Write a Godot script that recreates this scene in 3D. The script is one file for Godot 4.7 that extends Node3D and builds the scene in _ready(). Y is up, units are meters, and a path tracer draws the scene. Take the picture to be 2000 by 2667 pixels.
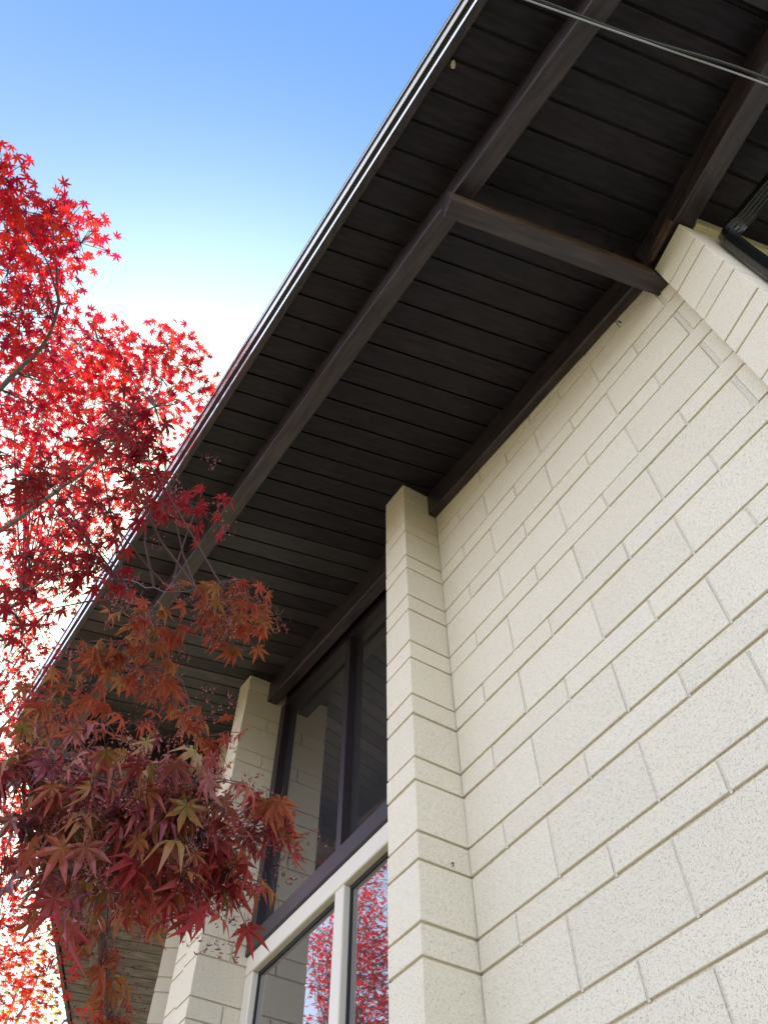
extends Node3D
# A block-walled house seen steeply from below: prow-shaped gable eave with plank soffit, painted concrete block, tall window, red maples against the sky.

const GROUND_DROP := 2.7432                     # the drawing level used for the house lies this far above the ground
const TURN := 0.221657                          # the ridge is turned by 12.7 degrees from the front wall's normal
const PITCH := 0.140948
const EAVE_A := 2.559815
const RIDGE_S := -3.40
const JOINT := 0.0095
const PERIOD := 0.3048
const SMALL := 0.1016

var ct := cos(TURN)
var st := sin(TURN)
var rng := RandomNumberGenerator.new()
var M := {}
var house: Node3D
var mesh_cache := {}
var used := {}

func _ready():
	rng.seed = 11
	# ---------- camera, sky, sun, exposure
	var cam := Camera3D.new()
	cam.name = "camera"
	cam.keep_aspect = Camera3D.KEEP_HEIGHT
	cam.fov = 66.225
	cam.near = 0.05
	cam.far = 900.0
	cam.transform = Transform3D(Basis(Vector3(0.529848, -0.000852, -0.848092), Vector3(0.704774, 0.556699, 0.439750), Vector3(0.471757, -0.830714, 0.295566)).orthonormalized(), Vector3(1.72323, 1.57170, 1.53517))
	add_child(cam)
	cam.current = true
	var to_sun := Vector3(-0.70, 0.69, -0.19).normalized()
	var sun := DirectionalLight3D.new()
	sun.name = "sun"
	sun.light_energy = 1.6
	sun.light_color = Color(1.0, 0.95, 0.87)
	sun.light_angular_distance = 0.5
	sun.shadow_enabled = true
	add_child(sun)
	sun.look_at_from_position(Vector3.ZERO, -to_sun, Vector3.UP)
	var env := Environment.new()
	env.background_mode = Environment.BG_SKY
	env.sky = Sky.new()
	env.sky.sky_material = sky_panorama(to_sun)
	env.tonemap_mode = Environment.TONE_MAPPER_LINEAR
	env.tonemap_exposure = 2.75
	env.sdfgi_enabled = true
	env.ssao_enabled = true
	env.ssil_enabled = true
	var we := WorldEnvironment.new()
	we.name = "environment"
	we.environment = env
	add_child(we)
	# ---------- materials, setting, things
	make_materials()
	build_ground()
	build_house()
	build_cable()
	build_nest()
	build_trees()

func sky_panorama(to_sun: Vector3) -> PanoramaSkyMaterial:
	# clear sky: deep blue overhead, paler low down, and the wide white glow of the air round the sun
	var w := 512
	var h := 256
	var im := Image.create(w, h, false, Image.FORMAT_RGBF)
	for j in h:
		var el := PI * (0.5 - (j + 0.5) / h)
		for i in w:
			var az := TAU * (i + 0.5) / w
			var d := Vector3(sin(az) * cos(el), sin(el), -cos(az) * cos(el))
			var y := maxf(d.y, 0.0)
			var low := pow(1.0 - y, 1.5)
			var c := Vector3(0.066, 0.150, 0.362).lerp(Vector3(1.16, 1.27, 1.60), low)
			var ang := d.angle_to(to_sun)
			var glow := minf(1.06 * exp(-6.9 * ang * ang), 1.3)
			c += Vector3(1.0, 1.17, 0.5) * glow
			if d.y < 0.0:
				c = Vector3(0.28, 0.27, 0.22)
			im.set_pixel(i, j, Color(c.x, c.y, c.z))
	var m := PanoramaSkyMaterial.new()
	m.panorama = ImageTexture.create_from_image(im)
	return m

# ------------------------------------------------------------------ materials
func lin(r: float, g: float, b: float) -> Color:
	return Color(r, g, b).linear_to_srgb()

func noise_tex(sd: int, freq: float, lo: float, hi: float, size := 512, octaves := 4, contrast := 1.0) -> ImageTexture:
	var n := FastNoiseLite.new()
	n.seed = sd
	n.frequency = freq
	n.fractal_octaves = octaves
	var im := n.get_seamless_image(size, size)
	im.convert(Image.FORMAT_RGB8)
	var lut := []
	for i in 256:
		var t := clampf((i / 255.0 - 0.5) * contrast + 0.5, 0.0, 1.0)
		var v := lo + (hi - lo) * t
		lut.append(Color(v, v, v))
	for y in size:
		for x in size:
			im.set_pixel(x, y, lut[im.get_pixel(x, y).r8])
	im.generate_mipmaps()
	return ImageTexture.create_from_image(im)

func normal_tex(sd: int, freq: float, strength: float, size := 512, octaves := 4) -> ImageTexture:
	var n := FastNoiseLite.new()
	n.seed = sd
	n.frequency = freq
	n.fractal_octaves = octaves
	var im := n.get_seamless_image(size, size)
	im.convert(Image.FORMAT_RGBA8)
	im.bump_map_to_normal_map(strength)
	return ImageTexture.create_from_image(im)

func plain(c: Color, rough: float, metal := 0.0) -> StandardMaterial3D:
	var m := StandardMaterial3D.new()
	m.albedo_color = c
	m.roughness = rough
	m.metallic = metal
	m.cull_mode = BaseMaterial3D.CULL_DISABLED
	return m

func pore_images() -> Array:
	# painted concrete block: small open pores between grains, pitted and darker inside
	var size := 1024
	var h := PackedFloat32Array()
	h.resize(size * size)
	var n := FastNoiseLite.new()
	n.seed = 5
	n.frequency = 0.045
	n.fractal_octaves = 3
	var base := n.get_seamless_image(size, size)
	var r := RandomNumberGenerator.new()
	r.seed = 77
	h.fill(1.0)
	for k in 34000:
		var cx := r.randi() % size
		var cy := r.randi() % size
		if base.get_pixel(cx, cy).r < 0.36 + 0.22 * r.randf():
			continue
		var len := r.randf_range(0.8, 2.9)
		var wid := r.randf_range(0.6, 1.25)
		var a := r.randf() * PI
		var deep := r.randf_range(0.25, 1.0)
		var ca := cos(a)
		var sa_ := sin(a)
		var q := int(ceil(len)) + 1
		for dy in range(-q, q + 1):
			for dx in range(-q, q + 1):
				var u := (dx * ca + dy * sa_) / len
				var v := (-dx * sa_ + dy * ca) / wid
				var e := 1.0 - (u * u + v * v)
				if e > 0.0:
					var id := posmod(cy + dy, size) * size + posmod(cx + dx, size)
					h[id] = minf(h[id], 1.0 - deep * minf(1.0, e * 1.6))
	var col := Image.create(size, size, false, Image.FORMAT_RGB8)
	var hei := Image.create(size, size, false, Image.FORMAT_RGBA8)
	for y in size:
		for x in size:
			var v := h[y * size + x]
			var b := base.get_pixel(x, y).r
			var tone := 0.955 + 0.045 * b
			tone *= lerpf(0.52, 1.0, v)
			col.set_pixel(x, y, Color(tone, tone, tone * lerpf(0.96, 1.0, v)))
			var hv := v * 0.85 + b * 0.15
			hei.set_pixel(x, y, Color(hv, hv, hv))
	hei.bump_map_to_normal_map(3.2)
	col.generate_mipmaps()
	return [ImageTexture.create_from_image(col), ImageTexture.create_from_image(hei)]

func knotted(tex: ImageTexture) -> ImageTexture:
	# a few dark knots in the boards
	var im := tex.get_image()
	im.clear_mipmaps()
	var r := RandomNumberGenerator.new()
	r.seed = 9
	for k in 5:
		var c := Vector2(r.randf_range(20, 490), r.randf_range(50, 460))
		var ru := r.randf_range(2.5, 5.0)
		var rv := ru * 6.5
		for y in range(int(c.y - rv) - 1, int(c.y + rv) + 2):
			for x in range(int(c.x - ru) - 1, int(c.x + ru) + 2):
				var q := Vector2((x - c.x) / ru, (y - c.y) / rv).length()
				if q < 1.0 and x >= 0 and y >= 0 and x < 512 and y < 512:
					var f := lerpf(0.42, 1.0, smoothstep(0.35, 1.0, q))
					var p := im.get_pixel(x, y)
					im.set_pixel(x, y, Color(p.r * f, p.g * f, p.b * f))
	im.generate_mipmaps()
	return ImageTexture.create_from_image(im)

func make_materials():
	var pores := pore_images()
	var tones := [Vector3(0.83, 0.751, 0.56), Vector3(0.81, 0.733, 0.55), Vector3(0.84, 0.763, 0.575)]
	for i in 3:
		var b := plain(lin(tones[i].x, tones[i].y, tones[i].z), 0.82)
		b.albedo_texture = pores[0]
		b.normal_enabled = true
		b.normal_texture = pores[1]
		b.normal_scale = 1.2
		b.uv1_triplanar = true
		b.uv1_world_triplanar = true
		b.uv1_scale = Vector3.ONE * 1.9
		b.uv1_offset = Vector3(0.37, 0.61, 0.13) * i
		M["block%d" % i] = b
	var mo := plain(lin(0.82, 0.742, 0.58), 0.9)
	mo.albedo_texture = noise_tex(21, 0.05, 0.86, 1.0)
	mo.normal_enabled = true
	mo.normal_texture = normal_tex(22, 0.09, 4.0)
	mo.uv1_triplanar = true
	mo.uv1_world_triplanar = true
	mo.uv1_scale = Vector3.ONE * 3.0
	M.mortar = mo
	var grain := knotted(noise_tex(31, 0.02, 0.62, 1.0, 512, 5, 1.5))
	var grain_n := normal_tex(31, 0.02, 2.0, 512, 5)
	var stain := [Vector3(0.0227, 0.0160, 0.0235), Vector3(0.0193, 0.0143, 0.0210), Vector3(0.0269, 0.0176, 0.0235), Vector3(0.0218, 0.0160, 0.0227), Vector3(0.0370, 0.0269, 0.0311), Vector3(0.0311, 0.0227, 0.0277), Vector3(0.0655, 0.0529, 0.0529), Vector3(0.0538, 0.0437, 0.0454), Vector3(0.2184, 0.1915, 0.1764), Vector3(0.1848, 0.1613, 0.1495)]  # later tones: weathered boards, with some light put in as well
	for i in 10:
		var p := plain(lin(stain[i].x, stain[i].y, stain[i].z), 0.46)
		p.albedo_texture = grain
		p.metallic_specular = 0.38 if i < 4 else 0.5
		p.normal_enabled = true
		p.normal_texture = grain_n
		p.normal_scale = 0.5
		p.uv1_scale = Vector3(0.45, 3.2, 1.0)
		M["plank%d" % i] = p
	var be := plain(lin(0.062, 0.045, 0.048), 0.36)
	be.albedo_texture = grain
	be.normal_enabled = true
	be.normal_texture = grain_n
	be.normal_scale = 0.25
	be.uv1_scale = Vector3(0.3, 2.6, 1.0)
	M.beam = be
	M.beam_far_lit = be.duplicate()  # lighter copy for the far slope, light from the ground put into its colour
	M.beam_far_lit.albedo_color = lin(0.20, 0.17, 0.158)
	var wb := plain(lin(0.20, 0.125, 0.08), 0.7)
	wb.albedo_texture = noise_tex(33, 0.03, 0.45, 1.0, 512, 5, 1.8)
	wb.uv1_scale = Vector3(0.5, 6.0, 1.0)
	M.bare_wood = wb
	M.fascia = plain(lin(0.018, 0.016, 0.017), 0.34)
	M.flashing = plain(lin(0.72, 0.73, 0.76), 0.18, 0.9)
	M.shingle = plain(lin(0.06, 0.06, 0.06), 0.9)
	M.black_metal = plain(lin(0.008, 0.009, 0.009), 0.22)
	M.gutter = plain(lin(0.022, 0.022, 0.025), 0.3)
	M.cream = plain(lin(0.80, 0.73, 0.47), 0.6)
	M.cream.albedo_texture = noise_tex(41, 0.03, 0.9, 1.0)
	M.cream.uv1_triplanar = true
	M.cream.uv1_world_triplanar = true
	M.dark_frame = plain(lin(0.030, 0.022, 0.026), 0.38)
	M.white_frame = plain(lin(0.76, 0.71, 0.58), 0.42)
	M.interior = plain(lin(0.10, 0.05, 0.035), 0.75)
	var g := plain(Color(0.20, 0.20, 0.20, 0.30), 0.015, 0.0)
	g.transparency = BaseMaterial3D.TRANSPARENCY_ALPHA
	g.metallic = 0.9
	g.metallic_specular = 0.9
	g.albedo_color = Color(0.62, 0.62, 0.62, 0.42)
	M.glass = g
	M.gasket = plain(lin(0.015, 0.015, 0.015), 0.6)
	M.cable_light = plain(lin(0.42, 0.43, 0.44), 0.35, 0.3)
	M.cable_dark = plain(lin(0.05, 0.055, 0.05), 0.5)
	M.nest = plain(lin(0.62, 0.55, 0.40), 0.9)
	M.rust = plain(lin(0.09, 0.045, 0.025), 0.8)
	var gr := plain(lin(0.25, 0.225, 0.135), 0.95)
	gr.albedo_texture = noise_tex(51, 0.03, 0.55, 1.0)
	gr.uv1_triplanar = true
	gr.uv1_world_triplanar = true
	gr.uv1_scale = Vector3.ONE * 0.4
	M.ground = gr
	var ba := plain(lin(0.30, 0.24, 0.18), 0.85)
	ba.albedo_texture = noise_tex(61, 0.04, 0.5, 1.0)
	ba.uv1_triplanar = true
	ba.uv1_world_triplanar = true
	ba.uv1_scale = Vector3.ONE * 4.0
	M.bark = ba
	M.branchlet = plain(lin(0.17, 0.12, 0.10), 0.75)
	M.twig = plain(lin(0.10, 0.05, 0.045), 0.7)

# ------------------------------------------------------------------ names and nodes
func numbered(n: String, parent: Node) -> String:
	var key := "%d %s" % [parent.get_instance_id(), n]
	var k: int = used.get(key, 0)
	used[key] = k + 1
	return n if k == 0 else "%s_%03d" % [n, k]

func node(called: String, mesh: Mesh, m: Material, parent: Node, xf := Transform3D.IDENTITY) -> MeshInstance3D:
	var o := MeshInstance3D.new()
	o.mesh = mesh
	o.material_override = m
	o.transform = xf
	o.name = numbered(called, parent)
	parent.add_child(o, true)
	return o

func empty(called: String, parent: Node) -> Node3D:
	var o := Node3D.new()
	o.name = numbered(called, parent)
	parent.add_child(o, true)
	return o

func tag(o: Node, label: String, category: String, group := ""):
	o.set_meta("label", label)
	o.set_meta("category", category)
	if group:
		o.set_meta("group", group)

# ------------------------------------------------------------------ solids
func face(s: SurfaceTool, pts: Array, mid: Vector3, along: Vector3, off: Vector2):
	# one flat convex face, turned outwards from mid; uv in metres with u along the grain
	var nrm := Vector3.ZERO
	for i in pts.size():
		var p: Vector3 = pts[i]
		var q: Vector3 = pts[(i + 1) % pts.size()]
		nrm += p.cross(q)
	if nrm.length() < 1e-12:
		return
	nrm = nrm.normalized()
	var c := Vector3.ZERO
	for p in pts:
		c += p
	c /= pts.size()
	var list := pts.duplicate()
	if nrm.dot(c - mid) < 0.0:
		nrm = -nrm
		list.reverse()
	var u := along
	if absf(nrm.dot(along)) > 0.9:
		u = Vector3.UP if absf(nrm.y) < 0.9 else Vector3.RIGHT
	u = (u - nrm * nrm.dot(u)).normalized()
	var v := nrm.cross(u)
	for i in range(1, list.size() - 1):
		for k in [0, i + 1, i]:
			var p: Vector3 = list[k]
			s.set_normal(nrm)
			s.set_uv(Vector2(p.dot(u), p.dot(v)) + off)
			s.add_vertex(p)

func begin() -> SurfaceTool:
	var s := SurfaceTool.new()
	s.begin(Mesh.PRIMITIVE_TRIANGLES)
	return s

func done(s: SurfaceTool) -> ArrayMesh:
	s.generate_tangents()
	return s.commit()

func add_box(s: SurfaceTool, lo: Vector3, hi: Vector3, c := 0.0, along := Vector3.RIGHT, off := Vector2.ZERO, jit := []):
	var mid := (lo + hi) / 2.0
	var hs := (hi - lo) / 2.0
	c = minf(c, minf(hs.x, minf(hs.y, hs.z)) * 0.6)
	var at := func(sx, sy, sz, ax) -> Vector3:
		var p := Vector3(sx * (hs.x - c), sy * (hs.y - c), sz * (hs.z - c))
		p[ax] += [sx, sy, sz][ax] * c
		if jit.size() == 8:
			p += jit[(sx + 1) / 2 * 4 + (sy + 1) / 2 * 2 + (sz + 1) / 2]
		return mid + p
	for ax in 3:
		for sg in [-1, 1]:
			var f := []
			for q in [[-1, -1], [1, -1], [1, 1], [-1, 1]]:
				var t := [0, 0, 0]
				t[ax] = sg
				t[(ax + 1) % 3] = q[0]
				t[(ax + 2) % 3] = q[1]
				f.append(at.call(t[0], t[1], t[2], ax))
			face(s, f, mid, along, off)
	if c <= 0.0:
		return
	for ax in 3:
		var b1 := (ax + 1) % 3
		var b2 := (ax + 2) % 3
		for q in [[-1, -1], [1, -1], [1, 1], [-1, 1]]:
			var t := [0, 0, 0]
			t[b1] = q[0]
			t[b2] = q[1]
			var f := []
			t[ax] = -1
			f.append(at.call(t[0], t[1], t[2], b1))
			f.append(at.call(t[0], t[1], t[2], b2))
			t[ax] = 1
			f.append(at.call(t[0], t[1], t[2], b2))
			f.append(at.call(t[0], t[1], t[2], b1))
			face(s, f, mid, along, off)
	for sx in [-1, 1]:
		for sy in [-1, 1]:
			for sz in [-1, 1]:
				face(s, [at.call(sx, sy, sz, 0), at.call(sx, sy, sz, 1), at.call(sx, sy, sz, 2)], mid, along, off)

func box_mesh(size: Vector3, c: float) -> ArrayMesh:
	# a few variants of each block, none of them quite square
	var key := "%.4f %.4f %.4f %.4f %d" % [size.x, size.y, size.z, c, rng.randi() % 4]
	if not mesh_cache.has(key):
		var s := begin()
		var jit := []
		for i in 8:
			jit.append(Vector3(rng.randf_range(-1, 1) * 0.0012, rng.randf_range(-1, 1) * 0.0014, rng.randf_range(-1, 1) * 0.0008))
		add_box(s, -size / 2.0, size / 2.0, c, Vector3.RIGHT, Vector2.ZERO, jit)
		mesh_cache[key] = done(s)
	return mesh_cache[key]

func box_part(called: String, lo: Vector3, hi: Vector3, c: float, m: Material, parent: Node, along := Vector3.RIGHT) -> MeshInstance3D:
	var s := begin()
	add_box(s, lo, hi, c, along, Vector2(rng.randf() * 3.0, rng.randf() * 3.0))
	return node(called, done(s), m, parent)

# plan: (s, a) runs across and along the ridge; y follows the two roof slopes
func sa(s: float, a: float) -> Vector2:
	return Vector2(s * ct - a * st, s * st + a * ct)

func roof_y(p: Vector2, side := 0) -> float:
	var s := p.x * ct + p.y * st
	var y := EAVE_A - PITCH * s if (s >= RIDGE_S or side == 1) and side != -1 else EAVE_A - PITCH * RIDGE_S + PITCH * (s - RIDGE_S)
	return y + GROUND_DROP

func inset(pts: Array, c: float) -> Array:
	var out := []
	var cen := Vector2.ZERO
	for p in pts:
		cen += p / pts.size()
	var n := pts.size()
	for i in n:
		var p: Vector2 = pts[i]
		var d0: Vector2 = (p - pts[(i + n - 1) % n]).normalized()
		var d1: Vector2 = (pts[(i + 1) % n] - p).normalized()
		var n0 := Vector2(-d0.y, d0.x)
		if n0.dot(cen - p) < 0.0:
			n0 = -n0
		var n1 := Vector2(-d1.y, d1.x)
		if n1.dot(cen - p) < 0.0:
			n1 = -n1
		out.append(p + (n0 + n1) * c / (1.0 + n0.dot(n1)))
	return out

# an upright prism over a plan polygon; top and bottom follow the roof at the given offsets (or the bottom is level when flat_lo)
func prism(pts: Array, lo: float, hi: float, chamfer: float, along: Vector3, side := 0, flat_lo := false, off := Vector2.ZERO, flat_hi := false) -> ArrayMesh:
	var s := begin()
	add_prism(s, pts, lo, hi, chamfer, along, side, flat_lo, off, flat_hi)
	return done(s)

func add_prism(s: SurfaceTool, pts: Array, lo: float, hi: float, chamfer: float, along: Vector3, side := 0, flat_lo := false, off := Vector2.ZERO, flat_hi := false):
	var top := []
	var mid_ring := []
	var bot := []
	var ins := inset(pts, chamfer) if chamfer > 0.0 else pts
	var mid := Vector3.ZERO
	for i in pts.size():
		var p: Vector2 = pts[i]
		var q: Vector2 = ins[i]
		var y1 := (roof_y(p, side) if not flat_hi else GROUND_DROP) + hi
		var y0 := (roof_y(p, side) if not flat_lo else GROUND_DROP) + lo
		var y0q := (roof_y(q, side) if not flat_lo else GROUND_DROP) + lo
		top.append(Vector3(p.x, y1, p.y))
		mid_ring.append(Vector3(p.x, y0 + chamfer, p.y))
		bot.append(Vector3(q.x, y0q, q.y))
		mid += (top[i] + bot[i]) / 2.0 / pts.size()
	face(s, top, mid, along, off)
	face(s, bot, mid, along, off)
	for i in pts.size():
		var j := (i + 1) % pts.size()
		face(s, [top[i], top[j], mid_ring[j], mid_ring[i]], mid, along, off)
		if chamfer > 0.0:
			face(s, [mid_ring[i], mid_ring[j], bot[j], bot[i]], mid, along, off)

func v3(p: Vector2, y: float) -> Vector3:
	return Vector3(p.x, y + GROUND_DROP, p.y)

func add_tube(s: SurfaceTool, pts: Array, radii: Array, sides := 6):
	var n := pts.size()
	var ref := Vector3(0.31, 0.87, 0.39).normalized()
	var rings := []
	for i in n:
		var t: Vector3 = (pts[mini(i + 1, n - 1)] - pts[maxi(i - 1, 0)]).normalized()
		if absf(t.dot(ref)) > 0.97:
			ref = Vector3(0.9, 0.1, -0.4).normalized()
		var b := t.cross(ref).normalized()
		var c := b.cross(t)
		var ring := []
		for k in sides:
			var a := TAU * k / sides
			ring.append([pts[i] + (b * cos(a) + c * sin(a)) * radii[i], b * cos(a) + c * sin(a)])
		rings.append(ring)
	for i in n - 1:
		for k in sides:
			var l := (k + 1) % sides
			for q in [[i, k], [i, l], [i + 1, l], [i, k], [i + 1, l], [i + 1, k]]:
				var e: Array = rings[q[0]][q[1]]
				s.set_normal(e[1])
				s.set_uv(Vector2(float(q[1]) / sides, q[0] * 0.1))
				s.add_vertex(e[0])

# ------------------------------------------------------------------ ground
func build_ground():
	var pm := PlaneMesh.new()
	pm.size = Vector2(800, 800)
	var o := node("ground", pm, M.ground, self)
	o.set_meta("kind", "structure")
	o.set_meta("label", "grassy ground around the house")

# ------------------------------------------------------------------ house
func block(parent: Node, xf: Transform3D, lo: Vector3, hi: Vector3):
	# one concrete block between joint centre lines, set a hair proud or back
	var size := hi - lo
	size.x -= JOINT
	size.y -= JOINT
	var p := (lo + hi) / 2.0
	p.z += rng.randf_range(-0.0012, 0.0012)
	p.y += rng.randf_range(-0.0006, 0.0006)
	var x := xf * Transform3D(Basis.from_euler(Vector3(0, rng.randf_range(-0.002, 0.002), rng.randf_range(-0.0012, 0.0012))), p)
	node("block", box_mesh(Vector3(snappedf(size.x, 0.001), snappedf(size.y, 0.001), snappedf(size.z, 0.001)), 0.0016), M["block%d" % (rng.randi() % 3)], parent, x)

func courses(lo_row: int, hi_row: int) -> Array:
	var out := []
	for r in range(lo_row, hi_row + 1):
		out.append([r * PERIOD, r * PERIOD + SMALL, true])
		out.append([r * PERIOD + SMALL, (r + 1) * PERIOD, false])
	return out

func soffit_at(x: float, z: float) -> float:
	return roof_y(Vector2(x, z)) - GROUND_DROP

func build_house():
	house = empty("house", self)
	tag(house, "cream block-walled house with dark plank eave and beams, filling the right side", "house")
	var up := Transform3D(Basis.IDENTITY, Vector3(0, GROUND_DROP, 0))
	# ---- front wall of painted block, alternating tall and thin courses
	var x1 := 1.488
	var core := begin()
	add_box(core, Vector3(-0.19, 0.0, -0.15), Vector3(x1, GROUND_DROP + 2.33, -0.0095))
	for c in courses(-9, 8):
		for k in 4:
			var jx: float = k * 0.4064 + (0.0 if c[2] else 0.2032)
			if c[1] < soffit_at(jx, 0.0):
				add_box(core, Vector3(jx - (0.009 if k == 3 and not c[2] else 0.0046), GROUND_DROP + c[0] + 0.001, -0.02), Vector3(jx + (0.011 if k == 3 and not c[2] else 0.0046), GROUND_DROP + c[1] - 0.001, -0.0042))
	var wall := node("block_wall", done(core), M.mortar, house)
	wall.set_meta("label", "cream painted block wall of tall and thin courses")
	for c in courses(-9, 8):
		var bounds := [-0.193]
		if c[2]:
			for k in 4:
				bounds.append(k * 0.4064)
		else:
			for k in 4:
				bounds.append(0.2032 + k * 0.4064)
		bounds.append(x1)
		for i in bounds.size() - 1:
			var a: float = bounds[i]
			var b: float = bounds[i + 1]
			if not c[2] and i == bounds.size() - 3:
				b -= 0.005
			if not c[2] and i == bounds.size() - 2:
				a += 0.007
			var lim := soffit_at((a + b) / 2.0, 0.0) + 0.01
			var y1 := minf(c[1], lim)
			if y1 - c[0] < 0.03:
				continue
			block(wall, up, Vector3(a, c[0], -0.10), Vector3(b, y1, 0.0))
	# ---- piers beside the tall window
	pier(Vector3(-0.378, 0, -0.10), Vector3(-0.193, 0, 0.207), [], "square block pier standing proud between window and wall")
	pier(Vector3(-2.455, 0, -0.32), Vector3(-2.275, 0, 0.16), [-0.025], "block pier at the far jamb of the tall window")
	pier(Vector3(-3.265, 0, -0.32), Vector3(-3.075, 0, -0.05), [], "block pier at the point of the prow")
	# pier of the far wing, turned with its wall
	var far_x := Transform3D(Basis(Vector3(0.888, 0, 0.46), Vector3.UP, Vector3(-0.46, 0, 0.888)).orthonormalized(), Vector3(-4.09, GROUND_DROP, -0.203))
	var s0 := begin()
	add_box(s0, Vector3(-0.18, -GROUND_DROP, -0.30), Vector3(-0.01, 2.93, -0.01))
	var fp := node("pier", done(s0), M.mortar, house, far_x)
	fp.set_meta("label", "block pier of the far wing behind the maple leaves")
	for c in courses(-9, 9):
		if c[0] < 2.9:
			block(fp, Transform3D.IDENTITY, Vector3(-0.19 - JOINT / 2, c[0], -0.31), Vector3(JOINT / 2, minf(c[1], 2.95), 0.0))
	# ---- side wall, ending in the corner of the house
	var side_x := Transform3D(Basis(Vector3(ct, 0, st), Vector3.UP, Vector3(-st, 0, ct)), Vector3(0, GROUND_DROP, 0))
	s0 = begin()
	add_box(s0, Vector3(1.474, -GROUND_DROP, -4.6), Vector3(1.645, 2.125, -0.29))
	var sw := node("side_wall", done(s0), M.mortar, house, side_x)
	sw.set_meta("label", "corner and side wall of painted block under the eave")
	for c in courses(-9, 6):
		var cuts := [-0.28, -0.6864, -1.0928, -1.4992] if not c[2] else [-0.28, -0.4832, -0.8896, -1.296, -1.4992]
		for i in cuts.size() - 1:
			var lo := Vector3(1.463, c[0] + JOINT / 2, cuts[i + 1] + (0.0 if i == cuts.size() - 2 else JOINT / 2))
			var hi := Vector3(1.656, c[1] - JOINT / 2, cuts[i] - (0.0 if i == 0 else JOINT / 2))
			var size := hi - lo
			node("block", box_mesh(Vector3(snappedf(size.x, 0.001), snappedf(size.y, 0.001), snappedf(size.z, 0.001)), 0.0016), M["block%d" % (rng.randi() % 3)], sw, Transform3D(Basis.IDENTITY, (lo + hi) / 2.0 + Vector3(0, rng.randf_range(-0.0006, 0.0006), rng.randf_range(-0.001, 0.001))))
	s0 = begin()
	add_box(s0, Vector3(1.463, -GROUND_DROP, -4.7), Vector3(1.656, 2.1336, -1.5))
	node("side_wall", done(s0), M.block0, house, side_x)
	# ---- walls that close the house behind and beyond (never in view)
	var back := prism([sa(-8.4, -4.7), sa(1.46, -4.7), sa(1.46, -4.55), sa(-8.4, -4.55)], -GROUND_DROP, 2.0, 0.0, Vector3.RIGHT, 0, true, Vector2.ZERO, true)
	node("back_wall", back, M.block1, house)
	var fl := sa(-8.4, -1.2)
	node("far_wall", prism([sa(-8.4, -4.7), sa(-8.4, -0.2), sa(-8.25, -0.2), sa(-8.25, -4.7)], -GROUND_DROP, 0.01, 0.0, Vector3.RIGHT, -1, true), M.block1, house)
	var fa := Vector2(-4.09, -0.203) + Vector2(-0.888, -0.46) * 0.19 + Vector2(0.46, -0.888) * 0.1
	var fb := Vector2(fa.x, fa.y) + Vector2(-0.888, -0.46) * 3.6
	var fn := Vector2(0.46, -0.888) * 0.19
	node("far_wall", prism([fa, fb, fb + fn, fa + fn], -GROUND_DROP, 0.01, 0.0, Vector3.RIGHT, -1, true), M.block2, house)
	# ---- soffit planks (tongue and groove, 125 mm), each its own board
	var along := Vector3(-st, 0, ct)
	var deck := begin()
	add_prism(deck, [sa(RIDGE_S, rake(RIDGE_S)), sa(2.40, rake(2.40)), sa(2.40, -5.0), sa(RIDGE_S, -5.0)], 0.0205, 0.12, 0.0, along, 1)
	add_prism(deck, [sa(RIDGE_S - 0.001, rake(RIDGE_S)), sa(RIDGE_S - 0.001, -5.0), sa(-8.75, -5.0), sa(-8.75, rake(-8.75))], 0.0205, 0.12, 0.0, along, -1)
	var soffit := node("soffit", done(deck), M.shingle, house)
	soffit.set_meta("label", "dark stained plank soffit under the roof deck")
	var pw := 0.1255
	var k0 := int(floor((RIDGE_S - 0.006) / pw))
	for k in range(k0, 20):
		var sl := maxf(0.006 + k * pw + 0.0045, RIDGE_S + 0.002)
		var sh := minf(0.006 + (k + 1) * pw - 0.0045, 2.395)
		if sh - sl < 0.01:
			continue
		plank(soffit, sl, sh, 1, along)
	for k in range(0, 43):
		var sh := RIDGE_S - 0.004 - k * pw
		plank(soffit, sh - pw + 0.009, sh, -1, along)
	# ---- rafters and beams
	var edge := Vector3(ct, -PITCH, st).normalized()
	beam([sa(RIDGE_S, 1.010 - 0.263 * RIDGE_S), sa(2.39, 1.010 - 0.263 * 2.39), sa(2.39, 0.921 - 0.2625 * 2.39), sa(RIDGE_S, 0.921 - 0.2625 * RIDGE_S)], -0.184, 0.001, 1, "outer rafter under the near slope of the eave")
	beam([sa(RIDGE_S, 1.851), sa(RIDGE_S, 1.762), sa(-8.6, 1.762 + 0.2625 * (-8.6 - RIDGE_S)), sa(-8.6, 1.851 + 0.263 * (-8.6 - RIDGE_S))], -0.184, 0.001, -1, "outer rafter under the far slope of the eave")
	beam([Vector2(-0.1925, 0.046), Vector2(1.448, 0.052), Vector2(1.448, 0.0025), Vector2(-0.1925, 0.0025)], -0.184, 0.001, 1, "beam along the head of the block wall")
	beam([Vector2(-2.274, 0.005), Vector2(-0.379, 0.008), Vector2(-0.379, -0.07), Vector2(-2.274, -0.07)], -0.184, 0.001, 1, "reddish beam over the tall window")
	beam([Vector2(-3.074, -0.06), Vector2(-2.456, 0.0), Vector2(-2.456, -0.07), Vector2(-3.074, -0.13)], -0.184, 0.001, 1, "short beam between the pier and the prow")
	beam([sa(1.45, -0.264), sa(2.39, -0.250), sa(2.39, -0.335), sa(1.45, -0.348)], -0.184, 0.001, 1, "rafter from the corner of the house to the gutter")
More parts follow.
